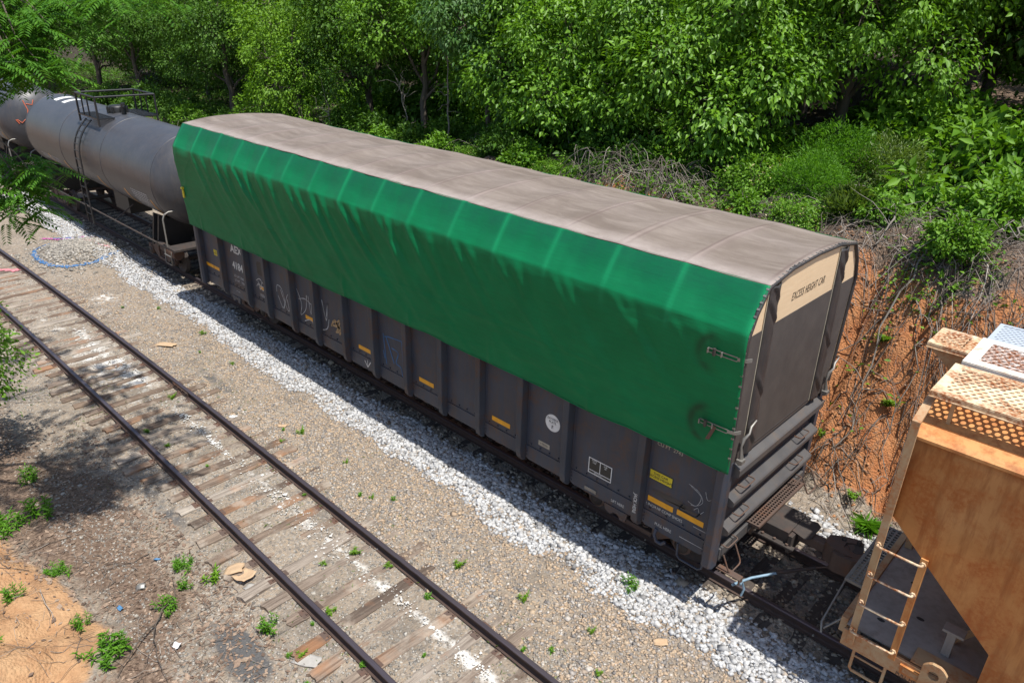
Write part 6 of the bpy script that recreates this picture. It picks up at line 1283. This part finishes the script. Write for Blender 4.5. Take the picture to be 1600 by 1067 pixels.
sheet('plastic_scrap', -7.1, -7.0, 0.10, 0.05, 0.8, 'blue_plastic', 'blue plastic scrap on the dirt left of the weed patch', 'litter', 0.2, seed=6, curl=0.01)
sheet('plastic_scrap', -6.35, -7.85, 0.11, 0.06, 0.1, 'blue_plastic', 'blue plastic scrap on the edge of the sand', 'litter', 0.2, seed=7, curl=0.01)
sheet('paper_scrap', -6.6, -7.45, 0.15, 0.12, 1.0, 'galv', 'grey plastic scrap in the middle of the dirt', 'litter', 0.3, seed=8)
sheet('paper_scrap', -10.45, -3.95, 0.16, 0.12, 0.4, 'paper', 'white printed scrap beside the far rail', 'litter', 0.1, seed=9, curl=0.008)
sheet('paper_sheet', 0.05, 7.4, 0.32, 0.24, 0.2, 'paper', 'white paper caught in brush on the bank top at right', 'litter', 0.3, 0.3, seed=10)
sheet('plank_offcut', -5.35, -6.2, 0.34, 0.16, 0.25, 'concrete', 'pale slab of broken concrete beside the near rail', 'slab', 0.1, 0.02, 0.004, seed=12)
sheet('plank_offcut', -3.55, -6.35, 0.40, 0.2, 0.5, 'concrete', 'pale cracked slab at the edge of the tar patch', 'slab', 0.06, 0.02, 0.004, seed=13)
sheet('wood_chip', -0.15, -2.5, 0.2, 0.13, 0.7, 'cardboard', 'tan flake of wood at the edge of the white ballast', 'litter', 0.1, 0.02, 0.004, seed=14)
sheet('wood_chip', -9.4, -3.35, 0.2, 0.10, 0.7, 'cardboard', 'tan chip lying on gravel near the far rail', 'litter', 0.1, 0.02, 0.004, seed=15)
br = thing('fallen_branch', gz(-5.95, -7.2), 'forked dry branch lying on the dirt at bottom left', 'branch')
rs = np.random.default_rng(9)
m = MB(); limb(m, gz(-6.05, -7.15, 0.03), gz(-5.65, -7.6, 0.06), 0.014, 0.012, rs, 6, 0.05, 5); limb(m, gz(-5.65, -7.6, 0.06), gz(-5.05, -8.35, 0.05), 0.012, 0.006, rs, 7, 0.06, 5); m.build('branch', 'bark', br)
m = MB(); limb(m, gz(-5.65, -7.6, 0.06), gz(-4.95, -7.85, 0.06), 0.011, 0.006, rs, 7, 0.12, 5); limb(m, gz(-4.95, -7.85, 0.06), gz(-4.5, -7.9, 0.04), 0.007, 0.003, rs, 5, 0.15, 5); limb(m, gz(-5.3, -7.72, 0.06), gz(-4.9, -8.1, 0.04), 0.006, 0.003, rs, 5, 0.15, 5); m.build('twig', 'bark', br)
m = MB(); limb(m, gz(-6.05, -7.15, 0.03), gz(-6.5, -7.0, 0.03), 0.008, 0.004, rs, 6, 0.1, 5); m.build('twig', 'bark', br)
for k, (x, y, rd, lb) in enumerate(((0.05, 3.05, 0.32, 'upper curved black tyre strip half buried in the red clay'), (-0.05, 2.85, 0.24, 'lower short black tyre strip half buried in the red clay'))):
    m = MB(); A2 = np.linspace(R(15), R(140), 12); V = []
    for a in A2:
        for q, dy in ((rd, -0.05), (rd - 0.05, 0.06)): xx = x + q*math.cos(a); V.append((xx, y + dy + 0.15*math.sin(a), float(H(x, y)) + q*math.sin(a)*0.55 - 0.02))
    m.add(V, [(2*i, 2*i+1, 2*i+3, 2*i+2) for i in range(11)], True)
    o = tag(m.build('tyre_strip', 'rubber'), lb, 'tyre piece'); sm = o.modifiers.new('thickness', 'SOLIDIFY'); sm.thickness = 0.02
def spray(pts, width, mat, name, seed):
    rs = np.random.default_rng(seed); P = curve2(pts, 26); V = []; F = []
    for i in range(len(P) - 1):                              # broken strokes of paint lying on the stones
        for k in range(3):
            p = Vector(P[i]).lerp(Vector(P[i+1]), rs.random()) + Vector(rs.normal(size=2)*width*0.34); s = rs.uniform(0.018, 0.05); a = rs.uniform(0, 3.14); n = len(V)
            for q in range(5): th = a + q*1.2566; x, y = p.x + s*math.cos(th)*rs.uniform(0.7, 1.2), p.y + s*math.sin(th)*rs.uniform(0.7, 1.2); V.append((x, y, float(H(x, y)) + 0.026 + rs.uniform(0, 0.004)))
            F.append(tuple(range(n, n + 5)))
    return tag(MB().add(V, F).build(name, mat), kind='structure')
spray([(-26.5, -3.05), (-25.9, -3.6), (-25.2, -3.8), (-24.3, -3.82), (-23.5, -3.55), (-23.1, -2.9), (-23.3, -2.1), (-23.7, -1.55)], 0.10, 'blue_paint', 'blue_paint_ring', 1)
spray([(-27.3, -2.6), (-26.9, -2.2), (-26.6, -1.9)], 0.10, 'blue_paint', 'blue_paint_mark', 2)
spray([(-25.2, -2.1), (-24.6, -1.95), (-24.1, -1.75)], 0.16, 'pink_spray', 'pink_paint_mark', 3)
spray([(-26.4, -1.6), (-25.9, -1.45), (-25.3, -1.3)], 0.12, 'pink_spray', 'pink_paint_mark', 4)
spray([(-27.6, -2.9), (-27.0, -2.5), (-26.6, -1.7)], 0.12, 'magenta_spray', 'magenta_paint_mark', 5)
spray([(-24.7, -5.1), (-24.4, -4.8), (-24.2, -4.6)], 0.14, 'pink_spray', 'pink_paint_mark', 6)
fur(lambda q: None)
gp = thing('trackside_cabinet', gz(-64, 7.0), 'grey trackside cabinet in the shade at far left below the hanging branch', 'cabinet')
zc_ = float(H(-64, 7.0)); fur(lambda m: m.bx(-64.5, -63.5, 6.6, 7.4, zc_ - 0.1, zc_ + 1.5)).build('body', 'board_blue', gp, 0.02); fur(lambda m: m.prism([(-64.6, zc_ + 1.5), (-63.4, zc_ + 1.5), (-64.0, zc_ + 1.7)], 'y', 6.5, 7.5)).build('roof', 'board_blue', gp)
